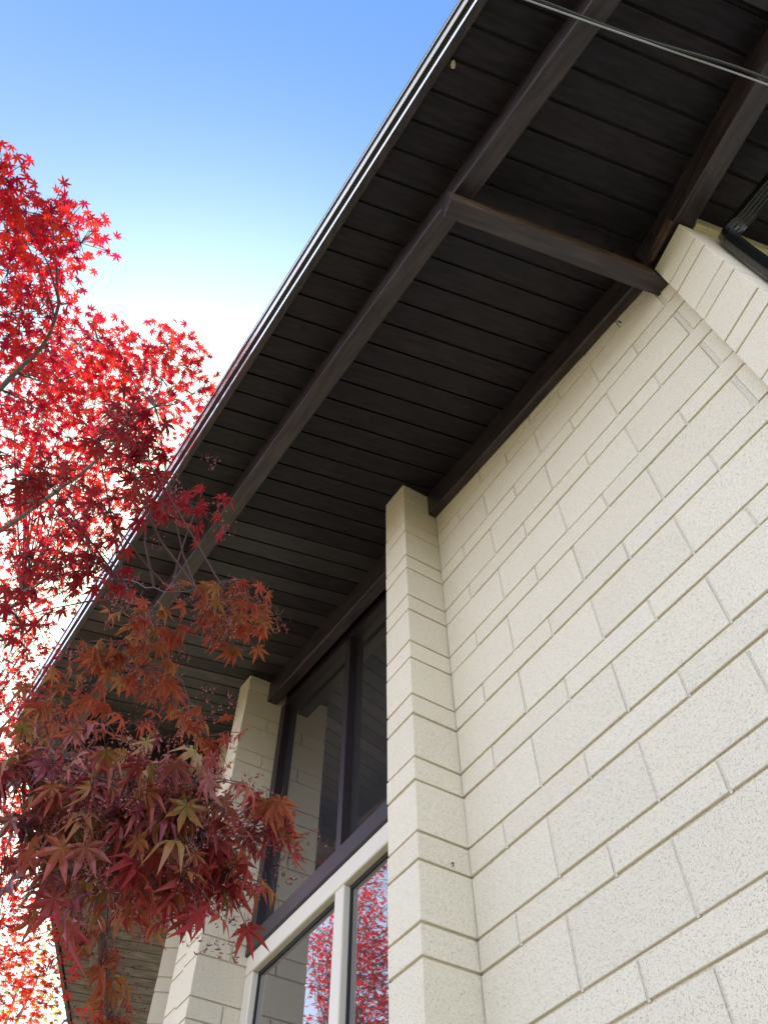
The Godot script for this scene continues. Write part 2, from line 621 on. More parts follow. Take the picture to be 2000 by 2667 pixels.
	beam([sa(RIDGE_S - 0.045, -1.6), sa(RIDGE_S - 0.045, 1.80), sa(RIDGE_S + 0.045, 1.80), sa(RIDGE_S + 0.045, -1.6)], -0.25, -0.004, 0, "ridge beam where the two slopes meet")
	var cross := node("outrigger_beam", prism([sa(1.384, -0.33), sa(1.458, -0.33), sa(1.458, 0.647), sa(1.384, 0.647)], -0.324, -0.186, 0.003, along, 1, false, Vector2(0.3, 0.7)), M.beam, house)
	cross.set_meta("label", "short beam carrying the outer rafter from the corner of the wall")
	var sidef := begin()
	face(sidef, [v3(sa(1.4586, -0.27), soff(1.4586) - 0.3205), v3(sa(1.4586, 0.646), soff(1.4586) - 0.3205), v3(sa(1.4586, 0.646), soff(1.4586) - 0.1865), v3(sa(1.4586, -0.27), soff(1.4586) - 0.1865)], v3(sa(1.3, 0.2), 2.1), along, Vector2.ZERO)
	node("worn_side", done(sidef), M.bare_wood, cross).set_meta("label", "weathered brown side of the beam")
	node("nailer", prism([sa(1.486, -0.262), sa(1.655, -0.262), sa(1.655, -0.247), sa(1.486, -0.247)], 2.1345, 2.188, 0.002, Vector3(ct, 0, st), 1, true, Vector2(0.1, 0.2), true), M.bare_wood, house)
	# ---- rake fascia and metal edge, both slopes
	var prof_rake := [[0.0, -0.020], [0.034, -0.020], [0.039, -0.013], [0.041, 0.030], [0.057, 0.033], [0.067, 0.043], [0.068, 0.088], [0.075, 0.090], [0.078, 0.093], [0.079, 0.122], [0.0, 0.125]]
	for sg in [1, -1]:
		var se := 2.40 if sg == 1 else -8.75
		for q in [["fascia", 0, 1, M.beam], ["metal_bead", 1, 2, M.flashing], ["fascia_cover", 2, 4, M.fascia], ["metal_bead", 4, 5, M.flashing], ["drip_edge", 5, 7, M.fascia], ["metal_bead", 7, 8, M.flashing], ["roof_edge", 8, 10, M.shingle], ["fascia_back", 10, 11, M.fascia]]:
			var es := begin()
			for i in range(q[1], q[2]):
				var p: Array = prof_rake[i]
				var n: Array = prof_rake[(i + 1) % prof_rake.size()]
				var f := []
				for e in [[RIDGE_S, p], [se, p], [se, n], [RIDGE_S, n]]:
					var pl := sa(e[0], rake(e[0]) + e[1][0])
					f.append(Vector3(pl.x, roof_y(sa(e[0], 0.0), sg) + e[1][1], pl.y))
				var mid := sa((RIDGE_S + se) / 2.0, rake((RIDGE_S + se) / 2.0) + 0.03)
				face(es, f, Vector3(mid.x, (roof_y(sa(RIDGE_S, 0.0), sg) + roof_y(sa(se, 0.0), sg)) / 2.0 + 0.06, mid.y), edge if sg == 1 else Vector3(ct, PITCH, st).normalized(), Vector2(0.4, 0.1))
			node(q[0], done(es), q[3], house)
	# ---- eave gutter with its fascia
	node("eave_fascia", prism([sa(2.4005, rake(2.4)), sa(2.435, rake(2.435)), sa(2.435, -5.0), sa(2.4005, -5.0)], -0.06, 0.10, 0.0, along, 1), M.fascia, house)
	var gs := begin()
	var prof := [Vector2(2.436, -0.01), Vector2(2.436, -0.10), Vector2(2.50, -0.10), Vector2(2.515, -0.06), Vector2(2.545, -0.04), Vector2(2.55, 0.0), Vector2(2.54, 0.0), Vector2(2.535, -0.034), Vector2(2.505, -0.053), Vector2(2.494, -0.092), Vector2(2.444, -0.092), Vector2(2.444, -0.01)]
	var gy := soff(2.436) + 0.05
	for i in prof.size():
		var p: Vector2 = prof[i]
		var q: Vector2 = prof[(i + 1) % prof.size()]
		var c := Vector2(0, 0)
		for e in prof:
			c += e / prof.size()
		face(gs, [v3(sa(p.x, 0.66), gy + p.y), v3(sa(q.x, 0.66), gy + q.y), v3(sa(q.x, -5.0), gy + q.y), v3(sa(p.x, -5.0), gy + p.y)], v3(sa(c.x, -2.0), gy + c.y), along, Vector2.ZERO)
	node("gutter", done(gs), M.gutter, house)
	# ---- frieze under the side eave
	node("frieze_board", prism([sa(1.6565, -0.351), sa(1.682, -0.351), sa(1.682, -4.6), sa(1.6565, -4.6)], 2.139, 0.001, 0.0, along, 1, true), M.cream, house)
	node("frieze_board", prism([sa(1.47, -0.351), sa(1.656, -0.351), sa(1.656, -4.6), sa(1.47, -4.6)], 2.1345, 0.001, 0.0, along, 1, true), M.cream, house)
	build_windows()
	build_downspout()
	# ---- small hooks left in the wall
	hook(Vector3(1.235, 2.155, 0.002))
	hook(Vector3(-0.1915, 0.33, 0.075), Vector3(1, 0, 0), 0.5)

func soff(s: float) -> float:
	return EAVE_A - PITCH * s

func rake(s: float) -> float:
	return 1.303 - 0.2655 * s if s >= RIDGE_S else 2.19 + 0.262 * (s - RIDGE_S)

func plank(parent: Node, sl: float, sh: float, side: int, along: Vector3):
	var drop := rng.randf_range(-0.0012, 0.0012)
	var pts := [sa(sl, -1.7), sa(sl, rake(sl) - 0.0005), sa(sh, rake(sh) - 0.0005), sa(sh, -1.7)]
	# boards towards and beyond the ridge are weathered, with light also put into the tone
	var worn_lit := clampf((0.75 - sl) / 3.4, 0.0, 1.0) if side == 1 else 1.4
	var v := worn_lit + (rng.randf_range(-0.34, 0.34) if side == 1 else 0.0)
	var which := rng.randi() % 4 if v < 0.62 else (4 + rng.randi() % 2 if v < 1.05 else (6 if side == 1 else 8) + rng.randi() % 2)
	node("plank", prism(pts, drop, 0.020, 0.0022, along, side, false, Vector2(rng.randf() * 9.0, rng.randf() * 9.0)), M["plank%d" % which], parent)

func beam(pts: Array, lo: float, hi: float, side: int, label: String):
	var d: Vector2 = (pts[1] - pts[0]).normalized()
	if label.begins_with("ridge"):
		d = Vector2(-st, ct)
	elif side == -1:
		d = Vector2(ct, st)
	node("beam", prism(pts, lo, hi, 0.004, Vector3(d.x, 0, d.y), side, false, Vector2(rng.randf() * 5.0, rng.randf() * 5.0)), M.beam_far_lit if side == -1 else M.beam, house).set_meta("label", label)

func pier(lo: Vector3, hi: Vector3, cuts: Array, label: String):
	var top := soffit_at((lo.x + hi.x) / 2.0, hi.z)
	var s := begin()
	add_box(s, Vector3(lo.x + 0.010, 0.0, lo.z + 0.01), Vector3(hi.x - 0.010, GROUND_DROP + top, hi.z - 0.010))
	var p := node("pier", done(s), M.mortar, house)
	p.set_meta("label", label)
	for c in courses(-9, 9):
		var y1 := minf(c[1], top + 0.016)
		if y1 - c[0] < 0.02:
			continue
		var zs := [hi.z, lo.z]
		if c[2] and cuts.size() > 0:
			zs = [hi.z, cuts[0], lo.z]
		for i in zs.size() - 1:
			var b := Vector3(lo.x, c[0] + JOINT / 2, zs[i + 1] + (0.0 if i == zs.size() - 2 else JOINT / 2))
			var e := Vector3(hi.x, y1 - JOINT / 2, zs[i] - (0.0 if i == 0 else JOINT / 2))
			var size := e - b
			node("block", box_mesh(Vector3(snappedf(size.x, 0.001), snappedf(size.y, 0.001), snappedf(size.z, 0.001)), 0.0016), M["block%d" % (rng.randi() % 3)], p, Transform3D(Basis.from_euler(Vector3(0, rng.randf_range(-0.003, 0.003), 0)), (b + e) / 2.0 + Vector3(rng.randf_range(-0.0008, 0.0008), GROUND_DROP, rng.randf_range(-0.001, 0.001))))

func build_windows():
	var y := GROUND_DROP
	var w := empty("clerestory_window", house)
	w.set_meta("label", "dark framed upper window under the beam")
	box_part("transom", Vector3(-2.274, y + 0.962, -0.19), Vector3(-0.379, y + 1.060, -0.098), 0.004, M.dark_frame, w)
	for q in [["jamb", -2.274, -2.205], ["mullion", -1.345, -1.298], ["jamb", -0.45, -0.379]]:
		node(q[0], prism([Vector2(q[1], -0.108), Vector2(q[2], -0.108), Vector2(q[2], -0.19), Vector2(q[1], -0.19)], 1.0605, -0.19, 0.0, Vector3.UP, 1, true), M.dark_frame, w)
	node("head", prism([Vector2(-2.205, -0.108), Vector2(-0.45, -0.108), Vector2(-0.45, -0.19), Vector2(-2.205, -0.19)], -0.21, 0.0, 0.0, Vector3.RIGHT, 1), M.dark_frame, w)
	for q in [[-2.2045, -1.3455], [-1.2975, -0.4505]]:
		node("pane", prism([Vector2(q[0], -0.156), Vector2(q[1], -0.156), Vector2(q[1], -0.160), Vector2(q[0], -0.160)], 1.061, -0.211, 0.0, Vector3.RIGHT, 1, true), M.glass, w)
	w = empty("lower_window", house)
	w.set_meta("label", "cream framed lower window mirroring the red maple")
	box_part("head", Vector3(-2.272, y + 0.862, -0.20), Vector3(-0.381, y + 0.9615, -0.112), 0.005, M.white_frame, w)
	box_part("sill", Vector3(-2.272, y - 2.2, -0.20), Vector3(-0.381, y - 2.12, -0.09), 0.005, M.white_frame, w)
	for q in [["jamb", -2.272, -2.185], ["mullion", -1.345, -1.262], ["jamb", -0.47, -0.381]]:
		box_part(q[0], Vector3(q[1], y - 2.1195, -0.20), Vector3(q[2], y + 0.8615, -0.116), 0.005, M.white_frame, w, Vector3.UP)
	for q in [[-2.1845, -1.3455], [-1.2615, -0.4705]]:
		box_part("gasket", Vector3(q[0], y + 0.842, -0.162), Vector3(q[1], y + 0.8612, -0.150), 0.0, M.gasket, w)
		box_part("gasket", Vector3(q[0], y - 2.119, -0.162), Vector3(q[0] + 0.012, y + 0.8415, -0.150), 0.0, M.gasket, w)
		box_part("gasket", Vector3(q[1] - 0.012, y - 2.119, -0.162), Vector3(q[1], y + 0.8415, -0.150), 0.0, M.gasket, w)
		box_part("pane", Vector3(q[0] + 0.0125, y - 2.119, -0.160), Vector3(q[1] - 0.0125, y + 0.8415, -0.156), 0.0, M.glass, w)
	# panels that close the front below the window and on both sides of the prow
	box_part("window_apron", Vector3(-2.274, 0.0, -0.25), Vector3(-0.379, y - 2.201, -0.10), 0.0, M.block1, house)
	for q in [[Vector2(-2.456, -0.16), Vector2(-3.074, -0.20)], [Vector2(-3.266, -0.24), Vector2(-3.94, -0.30)]]:
		var pw := empty("prow_window", house)
		var a: Vector2 = q[0]
		var b: Vector2 = q[1]
		var nn := Vector2(0, -0.05)
		var d := (b - a).normalized()
		node("frame", prism([a, a + d * 0.05, a + d * 0.05 + nn, a + nn], -GROUND_DROP, -0.001, 0.0, Vector3.UP, 0, true), M.dark_frame, pw)
		node("frame", prism([b - d * 0.05, b, b + nn, b - d * 0.05 + nn], -GROUND_DROP, -0.001, 0.0, Vector3.UP, 0, true), M.dark_frame, pw)
		node("pane", prism([a + d * 0.0505 + nn * 0.4, b - d * 0.0505 + nn * 0.4, b - d * 0.0505 + nn * 0.5, a + d * 0.0505 + nn * 0.5], -GROUND_DROP, -0.001, 0.0, Vector3.UP, 0, true), M.glass, pw)

func build_downspout():
	# corrugated rectangular pipe: out from the gutter under the soffit, round an elbow, down the side wall
	var path := []
	for q in [[2.47, -0.70, 2.17], [2.40, -0.665, 2.145], [2.2, -0.605, 2.125], [2.0, -0.545, 2.10], [1.80, -0.490, 2.072], [1.750, -0.472, 2.060], [1.726, -0.460, 2.048], [1.708, -0.447, 2.027], [1.698, -0.434, 2.000], [1.694, -0.425, 1.968], [1.692, -0.418, 1.92], [1.692, -0.412, 1.80], [1.692, -0.412, -2.45]]:
		path.append(v3(sa(q[0], q[1]), q[2]))
	var wd := 0.062
	var dp := 0.046
	var ring := []
	for i in 9:                                       # ribbed front
		ring.append(Vector2(-wd / 2 + wd * i / 8.0, dp / 2 - (0.004 if i % 2 == 1 else 0.0)))
	ring.append(Vector2(wd / 2 + 0.002, 0.0))
	for i in 9:
		ring.append(Vector2(wd / 2 - wd * i / 8.0, -dp / 2 + (0.004 if i % 2 == 1 else 0.0)))
	ring.append(Vector2(-wd / 2 - 0.002, 0.0))
	var s := begin()
	var rings := []
	var ref := Vector3(-st, 0, ct)
	for i in path.size():
		var t: Vector3 = (path[mini(i + 1, path.size() - 1)] - path[maxi(i - 1, 0)]).normalized()
		var b := ref
		b = (b - t * b.dot(t)).normalized()
		var n := b.cross(t)
		var k := 1.06 if i >= 4 and i <= 10 and i % 2 == 0 else 1.0
		var row := []
		for p in ring:
			row.append(path[i] + (b * p.x + n * p.y) * k)
		rings.append(row)
	for i in path.size() - 1:
		for k in ring.size():
			var l := (k + 1) % ring.size()
			face(s, [rings[i][k], rings[i][l], rings[i + 1][l], rings[i + 1][k]], (path[i] + path[i + 1]) / 2.0, Vector3.UP, Vector2.ZERO)
	var d := node("downspout", done(s), M.black_metal, house)
	d.set_meta("label", "black corrugated downspout with elbow at the corner")
	var f := Vector3(ct, 0, st)
	for yy in [1.2, -1.0]:
		var c := v3(sa(1.69, -0.412), yy)
		var bs := begin()
		add_box(bs, Vector3(-0.026, -0.015, -0.036), Vector3(0.028, 0.015, 0.036), 0.002)
		node("strap", done(bs), M.black_metal, d, Transform3D(Basis(f, Vector3.UP, ref), c))

func hook(at: Vector3, out := Vector3(0, 0, 1), k := 1.0):
	var s := begin()
	var p := at + Vector3(0, GROUND_DROP, 0)
	var pts := [p - out * 0.01, p + out * 0.012 * k, p + (out * 0.02 + Vector3(0, -0.008, 0)) * k, p + (out * 0.018 + Vector3(0, -0.022, 0)) * k, p + (out * 0.008 + Vector3(0, -0.028, 0)) * k]
	add_tube(s, pts, [0.002, 0.002, 0.002, 0.0018, 0.0014], 6)
	node("hook", done(s), M.rust, house)

# ------------------------------------------------------------------ cable and nest
func build_cable():
	var c := empty("overhead_cable", self)
	tag(c, "thin twisted service cable crossing under the eave at the top right", "cable")
	var a := []
	var b := []
	var ra := []
	var rb := []
	var key := [Vector3(1.9, 1.75, -3.2), Vector3(2.36, 1.88, -0.45), Vector3(2.195, 1.95, 0.235), Vector3(2.075, 1.975, 0.655), Vector3(1.955, 2.01, 1.08), Vector3(1.40, 2.3, 3.1), Vector3(-0.6, 4.4, 12.0), Vector3(-3.0, 7.0, 26.0)]
	var cv := Curve3D.new()
	for i in key.size():
		var t: Vector3 = (key[mini(i + 1, key.size() - 1)] - key[maxi(i - 1, 0)]) / 6.0
		var tin := t
		if i > 0 and i < key.size() - 1:
			tin = t.normalized() * (key[i] - key[i - 1]).length() / 3.0
			t = t.normalized() * (key[i + 1] - key[i]).length() / 3.0
		cv.add_point(key[i] + Vector3(0, GROUND_DROP, 0), -tin, t)
	var L := cv.get_baked_length()
	var n := 300
	for i in n + 1:
		var l := pow(float(i) / n, 2.0) * L
		var p := cv.sample_baked(l)
		a.append(p + Vector3(-0.002, -0.004, 0.002))
		ra.append(0.0032)
		b.append(p + Vector3(sin(l * 9.0), cos(l * 9.0), 0.0) * 0.004 + Vector3(0.007, 0.002, -0.003) + Vector3(0.010, 0.0, 0.004) * clampf((0.9 - p.z) / 0.9, 0.0, 1.0))
		rb.append(0.0046)
	var s := begin()
	add_tube(s, a, ra, 7)
	node("bare_wire", done(s), M.cable_light, c)
	s = begin()
	add_tube(s, b, rb, 7)
	node("insulated_wire", done(s), M.cable_dark, c)

func build_nest():
	var s := begin()
	var p := v3(sa(1.87, 0.783), soff(1.87) - 0.004)
	for q in [[Vector3(0, 0, 0), 0.010], [Vector3(0.007, -0.003, 0.004), 0.008], [Vector3(-0.005, -0.004, -0.004), 0.008]]:
		var rows := 6
		for i in rows:
			for k in 10:
				var f := []
				for e in [[i, k], [i, k + 1], [i + 1, k + 1], [i + 1, k]]:
					var th: float = PI * e[0] / rows
					var ph: float = TAU * e[1] / 10
					f.append(q[0] + Vector3(sin(th) * cos(ph), -cos(th) * 0.8, sin(th) * sin(ph)) * q[1] * (1.0 + 0.12 * sin(3.0 * ph + th * 4.0)))
				face(s, f, q[0], Vector3.UP, Vector2.ZERO)
	var o := node("insect_nest", done(s), M.nest, self)
	o.position = p
	tag(o, "tiny pale mud nest stuck to the dark soffit near the roof edge", "nest")

# ------------------------------------------------------------------ trees
# leaf sprays: x, y, z, radius, leaves, kind (0 sunlit crown, 1 second tree, 2 darker red with shade put in, 3 orange, 4 nearest)
var sprays := PackedFloat32Array([
	0.49, 4.65, 2.41, 0.096, 46, 0,
	0.42, 4.62, 2.37, 0.096, 46, 0,
	0.25, 4.78, 2.37, 0.102, 46, 0,
	0.34, 4.70, 2.29, 0.098, 46, 0,
	0.43, 4.68, 2.23, 0.096, 46, 0,
	0.34, 4.85, 2.21, 0.101, 46, 0,
	0.21, 5.13, 2.17, 0.110, 46, 0,
	0.07, 5.01, 2.32, 0.109, 46, 0,
	0.10, 5.04, 2.22, 0.109, 46, 0,
	0.11, 4.74, 2.31, 0.102, 46, 0,
	-0.04, 4.92, 2.25, 0.108, 46, 0,
	-0.03, 4.83, 2.17, 0.105, 46, 0,
	-0.06, 4.75, 2.25, 0.104, 46, 0,
	-0.22, 4.79, 2.23, 0.107, 46, 0,
	-0.28, 4.90, 2.17, 0.110, 46, 0,
	-0.47, 5.27, 2.12, 0.121, 46, 0,
	-0.30, 5.22, 2.03, 0.118, 46, 0,
	-0.24, 5.23, 1.95, 0.117, 46, 0,
	-0.29, 5.29, 1.86, 0.119, 46, 0,
	-0.44, 4.98, 2.14, 0.114, 46, 0,
	-0.45, 5.09, 2.02, 0.117, 46, 0,
	-0.46, 5.27, 1.91, 0.121, 46, 0,
	-0.38, 5.33, 1.80, 0.121, 46, 0,
	-0.24, 5.36, 1.73, 0.120, 46, 0,
	-0.14, 5.36, 1.66, 0.118, 46, 0,
	-0.07, 5.11, 1.53, 0.111, 46, 0,
	-0.37, 5.44, 1.44, 0.123, 46, 0,
	-0.35, 5.39, 1.61, 0.122, 46, 0,
	-0.46, 5.34, 1.68, 0.122, 46, 0,
	-0.49, 5.17, 1.80, 0.119, 46, 0,
	-0.67, 5.28, 1.92, 0.124, 46, 0,
	-0.62, 5.07, 2.03, 0.119, 46, 0,
	-0.86, 5.35, 2.20, 0.130, 46, 0,
	-1.04, 5.36, 2.17, 0.133, 46, 0,
	-0.93, 5.28, 2.03, 0.129, 46, 0,
	-0.83, 5.23, 1.89, 0.125, 46, 0,
	-0.91, 5.52, 1.80, 0.133, 46, 0,
	-0.72, 5.42, 1.68, 0.128, 46, 0,
	-0.68, 5.58, 1.58, 0.131, 46, 0,
	-0.68, 5.61, 1.44, 0.132, 46, 0,
	-0.74, 5.45, 1.46, 0.129, 46, 0,
	-0.84, 5.38, 1.57, 0.129, 46, 0,
	-0.99, 5.41, 1.71, 0.132, 46, 0,
	-1.02, 5.30, 1.82, 0.130, 46, 0,
	-1.01, 5.14, 1.93, 0.126, 46, 0,
	-1.07, 5.15, 2.06, 0.128, 46, 0,
	-1.46, 5.34, 2.03, 0.139, 46, 0,
	-1.15, 5.09, 1.88, 0.128, 46, 0,
	-1.11, 5.14, 1.76, 0.128, 46, 0,
	-1.18, 5.41, 1.67, 0.135, 46, 0,
	-1.08, 5.30, 1.55, 0.131, 46, 0,
	-1.53, 5.24, 1.90, 0.138, 46, 0,
	-1.46, 5.27, 1.74, 0.137, 46, 0,
	-1.34, 5.27, 1.62, 0.135, 46, 0,
	-1.46, 5.56, 1.56, 0.143, 46, 0,
	-1.61, 5.08, 1.89, 0.136, 46, 0,
	-1.67, 5.21, 1.73, 0.139, 46, 0,
	-1.52, 5.18, 1.60, 0.136, 46, 0,
	-2.04, 5.23, 1.84, 0.147, 46, 0,
	-1.88, 5.15, 1.69, 0.142, 46, 0,
	-1.84, 5.22, 1.59, 0.143, 46, 0,
	-2.35, 5.27, 1.70, 0.154, 46, 0,
	-2.13, 5.17, 1.60, 0.148, 46, 0,
	-2.54, 5.17, 1.66, 0.156, 46, 0,
	-2.63, 5.32, 1.57, 0.161, 46, 0,
	-3.01, 5.33, 1.61, 0.169, 46, 0,
	-2.83, 5.26, 1.55, 0.164, 46, 0,
	-3.63, 5.68, 1.55, 0.189, 68, 1,
	-4.15, 6.00, 1.38, 0.206, 68, 1,
	-4.25, 5.88, 1.38, 0.206, 68, 1,
	-4.14, 5.77, 1.26, 0.202, 68, 1,
	-4.29, 5.72, 1.38, 0.205, 68, 1,
	-4.38, 5.64, 1.19, 0.206, 68, 1,
	-4.80, 5.55, 1.18, 0.214, 68, 1,
	-4.66, 5.45, 1.00, 0.210, 68, 1,
	-5.13, 5.52, 0.80, 0.222, 68, 1,
	-5.47, 5.41, 0.92, 0.229, 68, 1,
	-5.71, 5.30, 0.70, 0.234, 68, 1,
	-5.60, 5.26, 0.53, 0.231, 68, 1,
	-5.88, 5.19, 0.35, 0.238, 68, 1,
	-5.62, 4.88, 0.66, 0.227, 68, 1,
	-6.01, 4.76, 0.47, 0.236, 68, 1,
	-6.25, 4.94, 0.26, 0.245, 68, 1,
	-4.62, 5.79, 1.30, 0.213, 68, 1,
	-4.66, 5.61, 1.15, 0.212, 68, 1,
	-5.14, 5.62, 1.06, 0.223, 68, 1,
	-5.23, 5.42, 0.89, 0.223, 68, 1,
	-5.53, 5.34, 0.69, 0.230, 68, 1,
	-5.49, 5.10, 0.75, 0.226, 68, 1,
	-5.61, 4.98, 0.56, 0.228, 68, 1,
	-5.95, 4.88, 0.47, 0.236, 68, 1,
	-5.71, 4.89, 0.34, 0.230, 68, 1,
	-6.10, 4.74, 0.31, 0.239, 68, 1,
	-6.24, 4.93, 0.09, 0.245, 68, 1,
	-1.10, 6.25, 2.49, 0.160, 40, 0,
	-1.10, 6.42, 2.21, 0.163, 40, 0,
	-0.96, 6.53, 2.04, 0.164, 40, 0,
	-1.44, 6.58, 2.50, 0.173, 40, 0,
	-1.27, 6.51, 2.19, 0.168, 40, 0,
	-1.44, 6.72, 2.05, 0.175, 40, 0,
	-1.06, 6.60, 1.93, 0.166, 40, 0,
	-1.41, 6.58, 1.84, 0.171, 40, 0,
	-1.44, 6.46, 2.08, 0.169, 40, 0,
	-1.53, 6.50, 2.22, 0.172, 40, 0,
	-1.85, 6.65, 2.40, 0.181, 40, 0,
	-2.07, 6.66, 2.37, 0.185, 40, 0,
	-1.88, 6.59, 2.27, 0.180, 40, 0,
	-2.12, 6.74, 1.89, 0.186, 40, 0,
	-2.20, 6.63, 2.27, 0.186, 40, 0,
	-2.51, 6.85, 1.81, 0.196, 40, 0,
	-2.41, 6.83, 1.73, 0.193, 40, 0,
	-2.12, 6.57, 1.58, 0.182, 40, 0,
	-2.77, 6.69, 2.01, 0.197, 40, 0,
	-2.87, 6.73, 1.86, 0.200, 40, 0,
	-2.69, 6.79, 1.59, 0.198, 40, 0,
	-2.59, 6.86, 1.60, 0.197, 40, 0,
	-3.13, 6.66, 2.02, 0.204, 40, 0,
	-2.85, 6.37, 1.84, 0.192, 40, 0,
	-2.96, 6.82, 1.65, 0.203, 40, 0,
	-3.38, 6.59, 1.99, 0.207, 40, 0,
	-3.70, 6.38, 1.75, 0.210, 40, 0,
	-3.52, 6.32, 1.59, 0.204, 40, 0,
	-3.84, 6.16, 1.66, 0.208, 40, 0,
	-3.89, 6.33, 1.51, 0.213, 40, 0,
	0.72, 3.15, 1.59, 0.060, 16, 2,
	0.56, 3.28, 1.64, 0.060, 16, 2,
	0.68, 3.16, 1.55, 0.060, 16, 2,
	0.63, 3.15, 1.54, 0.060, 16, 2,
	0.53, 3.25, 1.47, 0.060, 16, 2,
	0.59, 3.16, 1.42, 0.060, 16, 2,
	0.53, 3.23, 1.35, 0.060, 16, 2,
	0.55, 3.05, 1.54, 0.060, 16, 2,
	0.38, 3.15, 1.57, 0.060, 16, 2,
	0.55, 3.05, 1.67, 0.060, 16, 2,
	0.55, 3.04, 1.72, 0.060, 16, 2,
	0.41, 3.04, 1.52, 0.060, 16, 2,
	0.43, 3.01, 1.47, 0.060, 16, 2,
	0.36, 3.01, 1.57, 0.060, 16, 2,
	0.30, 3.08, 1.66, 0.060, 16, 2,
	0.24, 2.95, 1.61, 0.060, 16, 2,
	0.59, 2.76, 1.40, 0.050, 11, 3,
	0.48, 2.77, 1.40, 0.050, 11, 3,
	0.49, 2.85, 1.35, 0.050, 11, 3,
	0.42, 2.76, 1.41, 0.050, 11, 3,
	0.34, 2.76, 1.41, 0.050, 11, 3,
	0.35, 2.69, 1.47, 0.050, 11, 3,
	0.43, 2.61, 1.36, 0.050, 11, 3,
	0.37, 2.62, 1.47, 0.050, 11, 3,
	0.26, 2.72, 1.41, 0.050, 11, 3,
	0.59, 2.87, 1.30, 0.050, 11, 3,
	0.53, 2.94, 1.23, 0.050, 11, 3,
	0.51, 2.98, 1.17, 0.050, 11, 3,
	0.58, 2.92, 1.17, 0.050, 11, 3,
	0.51, 2.89, 1.23, 0.050, 11, 3,
	0.54, 2.88, 1.19, 0.050, 11, 3,
	0.47, 2.74, 1.34, 0.050, 11, 3,
	0.34, 2.81, 1.27, 0.050, 11, 3,
	0.42, 2.73, 1.25, 0.050, 11, 3,
	0.33, 2.78, 1.17, 0.050, 11, 3,
	0.44, 2.66, 1.16, 0.050, 11, 3,
	0.38, 2.86, 1.36, 0.050, 11, 3,
	0.59, 2.39, 1.43, 0.055, 14, 4,
	0.60, 2.33, 1.45, 0.055, 14, 4,
	0.63, 2.32, 1.49, 0.055, 14, 4,
	0.70, 2.30, 1.39, 0.055, 14, 4,
	0.56, 2.33, 1.39, 0.055, 14, 4,
	0.66, 2.31, 1.34, 0.055, 14, 4,
	0.64, 2.38, 1.31, 0.055, 14, 4,
	0.73, 2.32, 1.29, 0.055, 14, 4,
	0.75, 2.31, 1.25, 0.055, 14, 4,
	0.73, 2.30, 1.21, 0.055, 14, 4,
	0.61, 2.34, 1.18, 0.055, 14, 4,
	0.70, 2.28, 1.26, 0.055, 14, 4,
	0.56, 2.34, 1.27, 0.055, 14, 4,
	0.62, 2.26, 1.34, 0.055, 14, 4,
	0.57, 2.27, 1.38, 0.055, 14, 4,
	0.61, 2.25, 1.44, 0.055, 14, 4,
	0.55, 2.25, 1.41, 0.055, 14, 4,
	0.64, 2.19, 1.36, 0.055, 14, 4,
	0.60, 2.23, 1.30, 0.055, 14, 4,
	0.53, 2.30, 1.24, 0.055, 14, 4,
	0.68, 2.24, 1.22, 0.055, 14, 4,
	0.62, 2.30, 1.17, 0.055, 14, 4,
	0.68, 2.26, 1.16, 0.030, 5, 4,
	0.67, 2.23, 1.16, 0.055, 14, 4,
	0.70, 2.20, 1.23, 0.055, 14, 4,
	0.68, 2.19, 1.25, 0.055, 14, 4,
	0.53, 2.28, 1.18, 0.055, 14, 4,
	0.66, 2.39, 1.11, 0.030, 5, 4,
	0.66, 2.36, 1.08, 0.030, 5, 4,
	0.64, 2.36, 1.11, 0.030, 5, 4,
	0.63, 2.36, 1.05, 0.030, 5, 4,
	0.38, 2.27, 1.33, 0.030, 7, 3,
	0.30, 2.30, 1.27, 0.030, 7, 3,
	0.31, 2.27, 1.25, 0.030, 7, 3,
	0.29, 2.25, 1.21, 0.030, 7, 3,
	0.22, 2.25, 1.16, 0.030, 7, 3,
	0.24, 2.20, 1.16, 0.030, 7, 3,
	0.27, 2.36, 1.16, 0.030, 7, 3,
	-5.35, 5.06, 2.18, 0.260, 42, 0,
	-4.08, 5.11, 3.66, 0.260, 42, 0,
	-4.69, 4.84, 3.88, 0.260, 42, 0,
	-2.58, 4.69, 3.22, 0.260, 42, 0,
	-2.13, 5.55, 2.47, 0.260, 42, 0,
	-3.93, 5.24, 2.70, 0.260, 42, 0,
	-1.20, 5.10, 3.81, 0.260, 42, 0,
	-3.56, 4.45, 3.81, 0.260, 42, 0,
	-2.68, 5.33, 3.34, 0.260, 42, 0,
	-5.15, 4.80, 3.92, 0.260, 42, 0,
	-3.94, 4.70, 3.55, 0.260, 42, 0,
	-2.21, 4.97, 2.50, 0.260, 42, 0,
	-1.53, 5.87, 2.83, 0.260, 42, 0,
	-3.53, 3.81, 1.84, 0.260, 42, 0,
	-5.06, 4.62, 2.12, 0.260, 42, 0,
	-3.31, 3.60, 2.23, 0.260, 42, 0,
	-2.94, 4.02, 2.99, 0.260, 42, 0,
	-1.41, 4.40, 3.70, 0.260, 42, 0,
	-1.97, 4.82, 3.58, 0.260, 42, 0,
	-2.48, 5.43, 4.21, 0.260, 42, 0,
	-2.79, 5.21, 2.17, 0.260, 42, 0,
	-0.85, 4.23, 2.08, 0.260, 42, 0,
	-0.59, 4.42, 2.65, 0.260, 42, 0,
	-4.28, 5.26, 3.06, 0.260, 42, 0,
	-1.52, 3.95, 2.25, 0.260, 42, 0,
	-0.88, 4.27, 3.85, 0.260, 42, 0,
	-1.14, 4.09, 2.36, 0.260, 42, 0,
	-3.71, 3.90, 2.72, 0.260, 42, 0,
	-2.87, 4.74, 3.57, 0.260, 42, 0,
	-2.33, 3.43, 2.77, 0.260, 42, 0,
